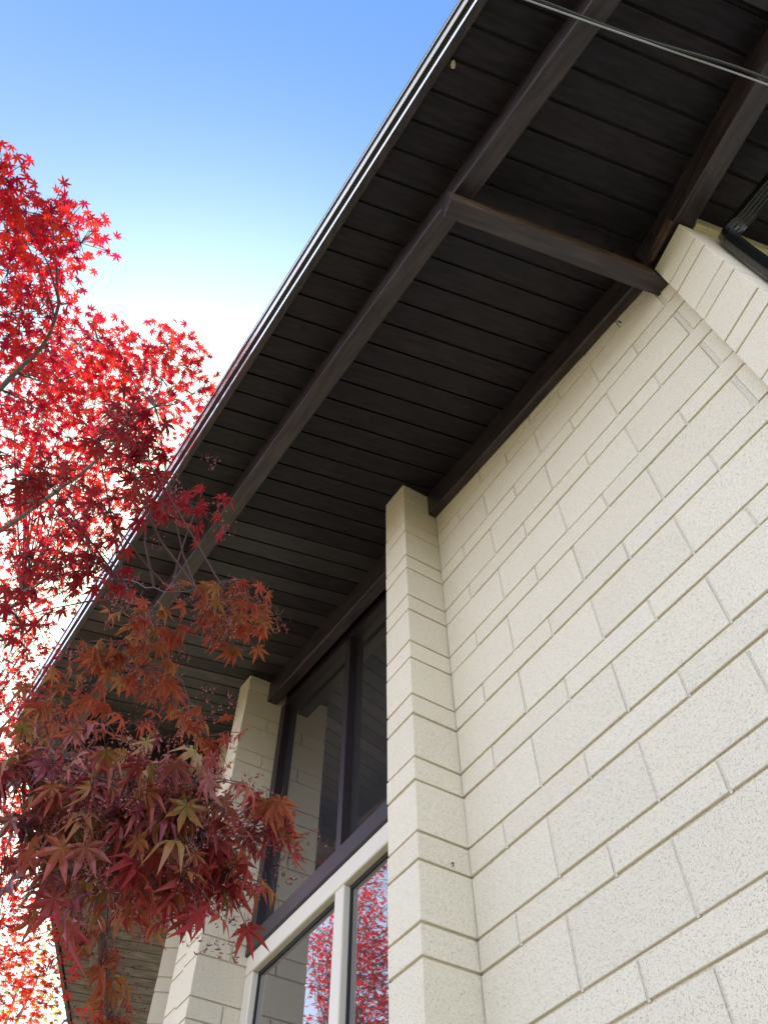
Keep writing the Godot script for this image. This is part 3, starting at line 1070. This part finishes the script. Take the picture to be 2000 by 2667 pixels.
	-2.99, 4.79, 2.78, 0.260, 42, 0,
	-1.46, 3.74, 2.75, 0.260, 42, 0,
	-3.07, 5.41, 3.08, 0.260, 42, 0,
	-4.11, 5.42, 2.89, 0.260, 42, 0,
	-3.61, 4.56, 3.10, 0.260, 42, 0,
	-4.52, 5.21, 2.92, 0.260, 42, 0,
	-4.82, 4.46, 1.97, 0.260, 42, 0,
	-3.65, 4.89, 4.49, 0.260, 42, 0,
	-2.61, 4.58, 4.11, 0.260, 42, 0,
	-4.10, 4.17, 2.58, 0.260, 42, 0,
	-1.12, 4.58, 2.89, 0.260, 42, 0,
	-3.15, 5.24, 3.23, 0.260, 42, 0,
	-1.77, 5.00, 2.87, 0.260, 42, 0,
	-2.40, 5.68, 2.36, 0.260, 42, 0,
	-4.87, 5.09, 3.28, 0.260, 42, 0,
	-6.50, 6.36, 2.32, 0.170, 40, 0,
	-5.03, 5.30, 1.60, 0.170, 40, 0,
	-5.05, 5.11, 1.62, 0.170, 40, 0,
	-7.28, 6.98, 2.81, 0.170, 40, 0,
	-7.38, 6.90, 2.87, 0.170, 40, 0,
	-6.58, 6.17, 2.47, 0.170, 40, 0,
	-7.03, 6.29, 2.72, 0.170, 40, 0,
	-6.15, 5.38, 2.30, 0.170, 40, 0,
	-5.58, 5.00, 2.00, 0.170, 40, 0,
	-4.89, 5.46, 1.65, 0.170, 40, 0,
	-5.36, 5.63, 1.91, 0.170, 40, 0,
	-6.50, 6.15, 2.52, 0.170, 40, 0,
	-4.91, 5.17, 1.69, 0.170, 40, 0,
	-5.00, 5.02, 1.75, 0.170, 40, 0,
	-6.67, 5.53, 2.66, 0.170, 40, 0,
	-5.36, 6.11, 1.96, 0.170, 40, 0,
	-5.61, 6.03, 2.11, 0.170, 40, 0,
	-5.57, 5.89, 2.10, 0.170, 40, 0,
	-6.51, 6.06, 2.62, 0.170, 40, 0,
	-4.61, 4.93, 1.60, 0.170, 40, 0,
	-7.07, 5.98, 2.95, 0.170, 40, 0,
	-7.34, 5.99, 3.11, 0.170, 40, 0,
	-4.85, 4.69, 1.75, 0.170, 40, 0,
	-6.51, 6.74, 2.68, 0.170, 40, 0,
	-5.13, 5.33, 1.95, 0.170, 40, 0,
	-4.70, 5.00, 1.72, 0.170, 40, 0,
	-5.89, 5.41, 2.39, 0.170, 40, 0,
	-7.13, 5.91, 3.09, 0.170, 40, 0,
	-6.55, 7.08, 2.79, 0.170, 40, 0,
	-5.83, 6.21, 2.40, 0.170, 40, 0,
	-4.49, 5.29, 1.65, 0.170, 40, 0,
	-5.88, 6.00, 2.44, 0.170, 40, 0,
	-6.77, 6.25, 2.95, 0.170, 40, 0,
	-6.54, 5.88, 2.83, 0.170, 40, 0,
	-5.81, 5.39, 2.43, 0.170, 40, 0,
	-4.76, 5.91, 1.86, 0.170, 40, 0,
	-6.77, 7.11, 3.02, 0.170, 40, 0,
	-4.81, 5.72, 1.90, 0.170, 40, 0,
	-6.55, 6.54, 2.91, 0.170, 40, 0,
	-4.22, 5.05, 1.57, 0.170, 40, 0,
	-4.25, 4.97, 1.60, 0.170, 40, 0,
	-6.80, 6.29, 3.07, 0.170, 40, 0,
	-6.98, 6.13, 3.18, 0.170, 40, 0,
	-4.68, 4.83, 1.85, 0.170, 40, 0,
	-6.93, 5.85, 3.16, 0.170, 40, 0,
	-4.11, 4.38, 1.53, 0.170, 40, 0,
	-5.07, 6.27, 2.12, 0.170, 40, 0,
	-5.83, 6.52, 2.57, 0.170, 40, 0,
	-5.39, 6.11, 2.32, 0.170, 40, 0,
	-5.95, 6.33, 2.65, 0.170, 40, 0,
	-4.33, 5.13, 1.71, 0.170, 40, 0,
	-4.94, 5.28, 2.07, 0.170, 40, 0,
	-4.35, 4.68, 1.73, 0.170, 40, 0,
	-4.22, 4.52, 1.65, 0.170, 40, 0,
	-4.50, 4.58, 1.82, 0.170, 40, 0,
	-4.96, 6.35, 2.14, 0.170, 40, 0,
	-5.98, 6.79, 2.75, 0.170, 40, 0,
	-5.36, 6.24, 2.38, 0.170, 40, 0,
	-4.33, 5.35, 1.77, 0.170, 40, 0,
	-5.78, 6.13, 2.64, 0.170, 40, 0,
	-5.59, 5.89, 2.53, 0.170, 40, 0,
	-4.45, 5.12, 1.85, 0.170, 40, 0,
	-5.95, 5.86, 2.75, 0.170, 40, 0,
	-6.79, 6.20, 3.26, 0.170, 40, 0,
	-4.92, 5.09, 2.14, 0.170, 40, 0,
	-4.53, 5.95, 1.96, 0.170, 40, 0,
	-5.62, 6.57, 2.63, 0.170, 40, 0,
	-6.07, 6.60, 2.90, 0.170, 40, 0,
	-4.30, 5.25, 1.82, 0.170, 40, 0,
	-3.90, 4.82, 1.59, 0.170, 40, 0,
	-3.84, 4.61, 1.55, 0.170, 40, 0,
	-5.53, 5.43, 2.58, 0.170, 40, 0,
	-5.09, 4.90, 2.32, 0.170, 40, 0,
	-5.67, 6.92, 2.75, 0.170, 40, 0,
	-4.98, 5.69, 2.32, 0.170, 40, 0,
	-5.37, 5.81, 2.56, 0.170, 40, 0,
	-4.76, 5.34, 2.18, 0.170, 40, 0,
	-3.77, 4.59, 1.57, 0.170, 40, 0,
	-6.07, 5.73, 3.00, 0.170, 40, 0,
	-5.28, 5.21, 2.51, 0.170, 40, 0,
	-5.12, 5.03, 2.41, 0.170, 40, 0,
	-5.02, 4.88, 2.35, 0.170, 40, 0,
	-5.73, 6.44, 2.88, 0.170, 40, 0,
	-6.19, 6.59, 3.17, 0.170, 40, 0,
	-6.27, 6.37, 3.22, 0.170, 40, 0,
	-6.37, 6.30, 3.28, 0.170, 40, 0,
	-6.33, 6.02, 3.26, 0.170, 40, 0,
	-6.21, 5.83, 3.18, 0.170, 40, 0,
	-5.04, 5.10, 2.44, 0.170, 40, 0,
	-6.40, 5.69, 3.30, 0.170, 40, 0,
	-5.65, 5.20, 2.82, 0.170, 40, 0,
	-6.34, 4.91, 1.76, 0.280, 42, 1,
	-7.46, 4.93, 1.51, 0.280, 42, 1,
	-7.22, 5.93, 2.24, 0.280, 42, 1,
	-7.83, 4.95, 2.10, 0.280, 42, 1,
	-7.39, 5.18, 1.24, 0.280, 42, 1,
	-8.28, 5.33, 1.70, 0.280, 42, 1,
	-8.38, 5.97, 1.65, 0.280, 42, 1,
	-8.42, 6.08, 1.80, 0.280, 42, 1,
	-6.44, 5.20, 1.88, 0.280, 42, 1,
	-8.27, 5.37, 1.13, 0.280, 42, 1,
	-7.64, 4.79, 1.89, 0.280, 42, 1,
	-7.27, 5.28, 1.83, 0.280, 42, 1,
	-6.26, 5.09, 1.86, 0.280, 42, 1,
	-6.98, 5.45, 1.15, 0.280, 42, 1,
	-7.30, 5.02, 1.89, 0.280, 42, 1,
	-7.34, 4.56, 2.17, 0.280, 42, 1])

func leaf_mesh(droop: float, sd: int, fold: float, tint := Color.WHITE, heart := Color.WHITE) -> ArrayMesh:
	# palmate maple leaf of seven pointed lobes, one unit from stalk to longest tip, pointing along +z, face up
	var r := RandomNumberGenerator.new()
	r.seed = sd
	var s := begin()
	var ang := [-2.35, -1.55, -0.80, 0.0, 0.80, 1.55, 2.35]
	var len := [0.42, 0.72, 0.92, 1.0, 0.92, 0.72, 0.42]
	var notch := []
	for i in 8:
		var a := 0.0
		if i == 0:
			a = -2.85
		elif i == 7:
			a = 2.85
		else:
			a = (ang[i - 1] + ang[i]) / 2.0
		var rad := 0.16 if i == 0 or i == 7 else 0.27
		notch.append(bend(Vector3(sin(a) * rad, 0.015, cos(a) * rad), droop))
	var cen := Vector3(0, 0, 0)
	for i in 7:
		var a: float = ang[i] + r.randf_range(-0.08, 0.08)
		var l: float = len[i] * r.randf_range(0.9, 1.08)
		var d := Vector3(sin(a), 0, cos(a))
		var n := Vector3(cos(a), 0, -sin(a))
		var wd := 0.125 * (0.6 + 0.4 * l)
		var curl := droop * r.randf_range(0.8, 1.3)
		var m1 := bend(d * l * 0.52 - n * wd + Vector3(0, fold, 0), curl)
		var m2 := bend(d * l * 0.52 + n * wd + Vector3(0, fold, 0), curl)
		var mid := bend(d * l * 0.50, curl)
		var tip := bend(d * l, curl)
		for t in [[cen, mid, notch[i]], [notch[i], mid, m1], [m1, mid, tip], [cen, notch[i + 1], mid], [notch[i + 1], m2, mid], [m2, tip, mid]]:
			var nr: Vector3 = (t[1] - t[0]).cross(t[2] - t[0])
			if nr.y < 0.0:
				nr = -nr
			nr = nr.normalized()
			for p in t:
				s.set_normal(nr)
				s.set_uv(Vector2(p.x, p.z))
				s.set_color(heart.lerp(tint, clampf(p.length() * 1.7, 0.0, 1.0)))
				s.add_vertex(p)
	# stalk
	s.set_color(heart)
	add_tube(s, [cen, Vector3(0, 0.05, -0.25), Vector3(0, 0.13, -0.55)], [0.012, 0.010, 0.010], 3)
	return s.commit()

func bend(p: Vector3, droop: float) -> Vector3:
	var q := Vector2(p.x, p.z).length()
	return Vector3(p.x, p.y - droop * q * q, p.z)

func leaf_material(c: Color, trans: Color) -> StandardMaterial3D:
	var m := plain(c, 0.6)
	m.metallic_specular = 0.22
	m.backlight_enabled = true
	m.backlight = trans
	return m

func leaf_xf(p: Vector3, size: float, tilt_mean: float, tilt_var: float) -> Transform3D:
	var yaw := rng.randf() * TAU
	var b := Basis(Vector3.UP, yaw) * Basis(Vector3.RIGHT, tilt_mean + rng.randf_range(-tilt_var, tilt_var)) * Basis(Vector3(0, 0, 1), rng.randf_range(-0.45, 0.45))
	return Transform3D(b.scaled(Vector3.ONE * size), p)

func leaf_color(kind: int) -> Color:  # sun and shade put into the colour: crown red brighter, hanging red darker
	var t := rng.randf()
	match kind:
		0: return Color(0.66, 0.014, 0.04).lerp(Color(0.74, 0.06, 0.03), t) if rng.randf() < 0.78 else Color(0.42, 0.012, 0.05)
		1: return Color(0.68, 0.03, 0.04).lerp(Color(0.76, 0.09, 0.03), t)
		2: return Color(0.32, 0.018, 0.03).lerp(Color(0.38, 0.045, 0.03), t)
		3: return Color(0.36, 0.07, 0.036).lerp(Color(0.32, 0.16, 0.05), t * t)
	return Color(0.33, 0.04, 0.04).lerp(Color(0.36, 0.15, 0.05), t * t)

func multi(called: String, mesh: Mesh, xfs: Array, cols: Array, m: Material, parent: Node):
	var mm := MultiMesh.new()
	mm.transform_format = MultiMesh.TRANSFORM_3D
	mm.use_colors = true
	mm.mesh = mesh
	mm.instance_count = xfs.size()
	for i in xfs.size():
		mm.set_instance_transform(i, xfs[i])
		mm.set_instance_color(i, cols[i])
	var o := MultiMeshInstance3D.new()
	o.name = numbered(called, parent)
	o.multimesh = mm
	o.material_override = m
	parent.add_child(o, true)
	o.set_meta("kind", "stuff")
	return o

func samara_mesh() -> ArrayMesh:
	var s := begin()
	for sg in [-1.0, 1.0]:
		var a := Vector3(0, 0, 0)
		var b := Vector3(sg * 0.45, 0.12, 0.15)
		var c := Vector3(sg * 1.0, 0.3, 0.05)
		var d := Vector3(sg * 0.5, -0.02, -0.15)
		for t in [[a, b, d], [b, c, d]]:
			var nr: Vector3 = (t[1] - t[0]).cross(t[2] - t[0]).normalized()
			for p in t:
				s.set_normal(nr)
				s.set_uv(Vector2(p.x, p.y))
				s.add_vertex(p)
	add_tube(s, [Vector3(0, -0.1, 0), Vector3(0, 0.0, 0), Vector3(0, 0.12, 0)], [0.16, 0.40, 0.14], 6)
	add_tube(s, [Vector3(0, 0.1, 0), Vector3(0.1, 1.2, 0.1), Vector3(0.0, 2.6, 0.3)], [0.035, 0.03, 0.03], 3)
	return s.commit()

func build_trees():
	var maple := empty("japanese_maple", self)
	maple.position = Vector3(-3.5, 0, 3.4)
	tag(maple, "red Japanese maple in front of the house, its branches hanging into the left side", "tree")
	var second := empty("japanese_maple", self)
	second.position = Vector3(-8.7, 0, 2.3)
	tag(second, "farther sunlit red maple low at the left edge beyond the eave", "tree")
	# limbs: polylines of points with radii, as (x, y, z, r)
	var limbs := [
		[[-3.5, 0.0, 3.4, 0.15], [-3.45, 0.7, 3.35, 0.125], [-3.3, 1.4, 3.25, 0.11], [-3.0, 2.0, 3.1, 0.09]],
		[[-3.0, 2.0, 3.1, 0.075], [-2.4, 2.9, 2.9, 0.06], [-1.7, 3.7, 2.6, 0.045], [-1.1, 4.25, 2.4, 0.034], [-0.6, 4.6, 2.25, 0.024], [-0.1, 4.85, 2.1, 0.014], [0.25, 4.95, 2.25, 0.007]],
		[[-1.7, 3.7, 2.6, 0.034], [-0.9, 4.2, 2.0, 0.022], [-0.55, 4.5, 1.75, 0.014], [-0.2, 4.85, 1.58, 0.006]],
		[[-3.0, 2.0, 3.1, 0.07], [-2.1, 2.75, 2.6, 0.05], [-1.2, 3.25, 2.1, 0.034], [-0.5, 3.42, 1.8, 0.022], [0.1, 3.35, 1.55, 0.014], [0.34, 3.04, 1.37, 0.008], [0.42, 2.72, 1.2, 0.002]],
		[[-1.2, 3.25, 2.1, 0.026], [-0.6, 3.0, 1.75, 0.017], [0.0, 2.7, 1.5, 0.011], [0.4, 2.5, 1.35, 0.007], [0.65, 2.3, 1.2, 0.004]],
		[[-0.5, 3.42, 1.8, 0.016], [0.1, 3.3, 1.5, 0.010], [0.38, 3.08, 1.33, 0.006], [0.62, 2.95, 1.22, 0.003]],
		[[-3.0, 2.0, 3.1, 0.07], [-2.9, 3.2, 2.8, 0.05], [-2.6, 4.1, 2.4, 0.035], [-2.2, 4.7, 2.0, 0.02], [-1.9, 5.1, 1.75, 0.01]],
		[[-3.3, 1.4, 3.25, 0.08], [-4.0, 2.4, 3.0, 0.06], [-4.8, 3.5, 2.7, 0.045], [-5.4, 4.3, 2.5, 0.025], [-5.8, 4.9, 2.3, 0.01]],
		[[-2.9, 3.2, 2.8, 0.04], [-2.6, 4.2, 3.3, 0.03], [-2.4, 5.1, 3.6, 0.018], [-2.2, 5.8, 3.7, 0.008]],
		[[-4.0, 2.4, 3.0, 0.045], [-3.8, 3.6, 2.3, 0.032], [-3.6, 4.6, 1.9, 0.018], [-3.5, 5.3, 1.7, 0.008]],
		[[-2.1, 2.75, 2.6, 0.03], [-1.8, 3.3, 1.95, 0.02], [-1.5, 3.7, 1.6, 0.011], [-1.3, 3.9, 1.5, 0.006]]]
	var limbs2 := [
		[[-8.7, 0.0, 2.3, 0.13], [-8.6, 1.2, 2.2, 0.10], [-8.3, 2.4, 2.0, 0.08]],
		[[-8.3, 2.4, 2.0, 0.06], [-7.6, 3.4, 1.6, 0.045], [-6.9, 4.3, 1.2, 0.03], [-6.2, 4.8, 0.9, 0.015], [-5.6, 5.1, 0.8, 0.006]],
		[[-8.3, 2.4, 2.0, 0.06], [-8.0, 3.8, 1.7, 0.04], [-7.4, 5.0, 1.3, 0.025], [-6.8, 6.0, 1.1, 0.01]]]
	var where := [maple, second]
	var samples := [[], []]
	for t in 2:
		var list: Array = [limbs, limbs2][t]
		for i in list.size():
			var cv := Curve3D.new()
			var rad := []
			var L: Array = list[i]
			for j in L.size():
				var p := Vector3(L[j][0], L[j][1], L[j][2])
				var nx: Array = L[mini(j + 1, L.size() - 1)]
				var pv: Array = L[maxi(j - 1, 0)]
				var tg := (Vector3(nx[0], nx[1], nx[2]) - Vector3(pv[0], pv[1], pv[2])) / 6.0
				cv.add_point(p, -tg, tg)
			var pts := []
			var n := L.size() * 6
			for k in n:
				var f := float(k) / (n - 1) * (L.size() - 1)
				var j0 := mini(int(f), L.size() - 2)
				var p := cv.sample(j0, f - j0)
				p += Vector3(rng.randf_range(-1, 1), rng.randf_range(-1, 1), rng.randf_range(-1, 1)) * 0.006
				pts.append(p - where[t].position)
				rad.append(lerpf(L[j0][3], L[j0 + 1][3], f - j0))
				if i > 0:
					samples[t].append([p, rad[-1]])
			var s := begin()
			if i > 0:
				for k in rad.size():
					rad[k] *= 0.60 if t == 1 or i not in [3, 4, 5] else 0.60 * lerpf(1.0, 0.28, clampf((pts[k].x + where[t].position.x + 1.4) / 1.2, 0.0, 1.0))
			add_tube(s, pts, rad, 10 if i == 0 else 7)
			node("trunk" if i == 0 else "branch", done(s), M.branchlet if t == 0 and i in [3, 4, 5] else M.bark, where[t])
	# twigs and leaves
	var flat := leaf_mesh(0.16, 3, 0.02)
	var hang := leaf_mesh(0.42, 8, 0.05)
	var hang2 := leaf_mesh(0.85, 15, 0.08)
	var lm := leaf_material(Color.WHITE, Color(1.0, 0.95, 0.95))
	lm.vertex_color_use_as_albedo = true
	var near_leaves := []
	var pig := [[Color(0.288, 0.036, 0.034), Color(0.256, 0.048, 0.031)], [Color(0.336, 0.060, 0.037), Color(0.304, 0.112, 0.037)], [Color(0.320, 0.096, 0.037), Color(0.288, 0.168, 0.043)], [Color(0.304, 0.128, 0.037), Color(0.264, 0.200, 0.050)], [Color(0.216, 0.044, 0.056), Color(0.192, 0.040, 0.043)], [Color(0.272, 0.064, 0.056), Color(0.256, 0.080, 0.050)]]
	var glossy := leaf_material(Color.WHITE, Color(0.75, 0.72, 0.70))
	glossy.vertex_color_use_as_albedo = true
	glossy.roughness = 0.36
	glossy.metallic_specular = 0.45
	for i in 6:
		near_leaves.append([leaf_mesh(0.42, 8 + i, 0.05, pig[i][0], pig[i][1]), leaf_mesh(0.95, 28 + i, 0.09, pig[i][0], pig[i][1])])
	var xfs := [[], [], [], []]
	var cols := [[], [], [], []]
	var seeds := []
	var seed_cols := []
	var twigs := [begin(), begin()]
	var singles := 0
	var order := [4, 3, 2, 0, 1]
	for kind in order:
		for i in sprays.size() / 6:
			if int(sprays[i * 6 + 5]) != kind:
				continue
			var c := Vector3(sprays[i * 6], sprays[i * 6 + 1], sprays[i * 6 + 2])
			var rad := sprays[i * 6 + 3]
			var n := int(sprays[i * 6 + 4])
			var t := 1 if kind == 1 else 0
			var root: Vector3 = where[t].position
			# a twig from the nearest limb
			var best := 1e9
			var from := c
			var fr := 0.005
			for q in samples[t]:
				var dd: float = q[0].distance_to(c) + (0.4 if q[0].y > c.y + 0.25 else 0.0)
				if dd < best:
					best = dd
					from = q[0]
					fr = q[1]
			var side := Vector3(rng.randf_range(-1, 1), rng.randf_range(0.0, 1.0), rng.randf_range(-1, 1)) * best * 0.12
			var m1 := from.lerp(c, 0.35) + side
			var m2 := from.lerp(c, 0.7) + side * 0.8
			var w := minf(fr * 0.6, 0.0022 + 0.003 * best)
			add_tube(twigs[t], [from - root, m1 - root, m2 - root, c - root], [w, w * 0.8, w * 0.6, w * 0.35], 5)
			for k in n:
				var v := Vector3(rng.randfn(0, 1), rng.randfn(0, 0.7), rng.randfn(0, 1)).limit_length(1.9) * rad * 0.75
				var p := c + v
				if kind >= 2:
					add_tube(twigs[t], [c - root, c + v * 0.5 + Vector3(0, 0.008, 0) - root, p - root], [0.0014, 0.0011, 0.0008], 3)
				elif k % 3 == 0:
					add_tube(twigs[t], [c - root, p - root], [0.002, 0.001], 3)
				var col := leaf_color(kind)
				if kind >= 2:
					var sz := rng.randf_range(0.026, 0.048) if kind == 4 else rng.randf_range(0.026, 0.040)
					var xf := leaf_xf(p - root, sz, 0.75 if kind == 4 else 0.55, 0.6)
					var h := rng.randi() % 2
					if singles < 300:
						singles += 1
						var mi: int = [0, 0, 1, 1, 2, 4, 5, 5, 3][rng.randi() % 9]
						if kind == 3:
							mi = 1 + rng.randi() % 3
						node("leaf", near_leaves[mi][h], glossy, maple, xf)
					else:
						xfs[1 + h].append(xf)
						cols[1 + h].append(col)
				else:
					var xf := leaf_xf(p - root, rng.randf_range(0.028, 0.042) * (1.0 if t == 0 else 1.35), 0.3, 0.55)
					if t == 0:
						xfs[0].append(xf)
						cols[0].append(col)
					else:
						xfs[3].append(xf)
						cols[3].append(col)
			if kind >= 2:
				for g in 4:
					var sc := c + Vector3(rng.randfn(0, 1), rng.randfn(0, 0.6) - 0.4, rng.randfn(0, 1)) * rad
					for k in 15:
						var p := sc + Vector3(rng.randfn(0, 1), rng.randfn(0, 1) - 0.5, rng.randfn(0, 1)) * 0.011
						var b := Basis(Vector3.UP, rng.randf() * TAU) * Basis(Vector3.RIGHT, rng.randf_range(-0.6, 0.6))
						seeds.append(Transform3D(b.scaled(Vector3.ONE * rng.randf_range(0.004, 0.0065)), p - root))
						seed_cols.append(Color(0.50, 0.13, 0.13).lerp(Color(0.66, 0.34, 0.28), rng.randf()))
	multi("foliage", flat, xfs[0], cols[0], lm, maple)
	multi("foliage", hang, xfs[1], cols[1], lm, maple)
	multi("foliage", hang2, xfs[2], cols[2], lm, maple)
	multi("foliage", flat, xfs[3], cols[3], lm, second)
	multi("seed_clusters", samara_mesh(), seeds, seed_cols, lm, maple)
	for t in 2:
		node("twigs", twigs[t].commit(), M.twig, where[t]).set_meta("kind", "stuff")
	far_tree(flat)

func far_tree(leaf: Mesh):
	# tall pale green tree far behind, only its crown shows low at the left edge
	var tr := empty("garden_tree", self)
	tr.position = Vector3(-15.5, 0, -1.0)
	tag(tr, "pale yellow-green tree far off at the bottom left corner", "tree")
	var s := begin()
	add_tube(s, [Vector3(0, 0, 0), Vector3(0.1, 2.5, 0.1), Vector3(0, 5.0, 0), Vector3(0.3, 7.5, 0.1)], [0.22, 0.17, 0.12, 0.05], 8)
	node("trunk", done(s), M.bark, tr)
	var xfs := []
	var cols := []
	for k in 26:
		var a := rng.randf() * TAU
		var rr := rng.randf_range(0.5, 2.3)
		var c := Vector3(cos(a) * rr, rng.randf_range(4.2, 9.4), sin(a) * rr)
		s = begin()
		add_tube(s, [Vector3(0.05, c.y * 0.72, 0), c * Vector3(0.5, 0.9, 0.5), c], [0.05, 0.03, 0.01], 5)
		node("branch", done(s), M.bark, tr)
		for i in 110:
			var p := c + Vector3(rng.randfn(0, 1), rng.randfn(0, 0.7), rng.randfn(0, 1)) * 0.42
			xfs.append(leaf_xf(p, rng.randf_range(0.06, 0.10), 0.4, 0.9))
			cols.append(Color(0.22, 0.30, 0.07).lerp(Color(0.40, 0.42, 0.14), rng.randf()))
	var lm := leaf_material(Color.WHITE, Color(1, 1, 0.8))
	lm.vertex_color_use_as_albedo = true
	multi("crown", leaf, xfs, cols, lm, tr)
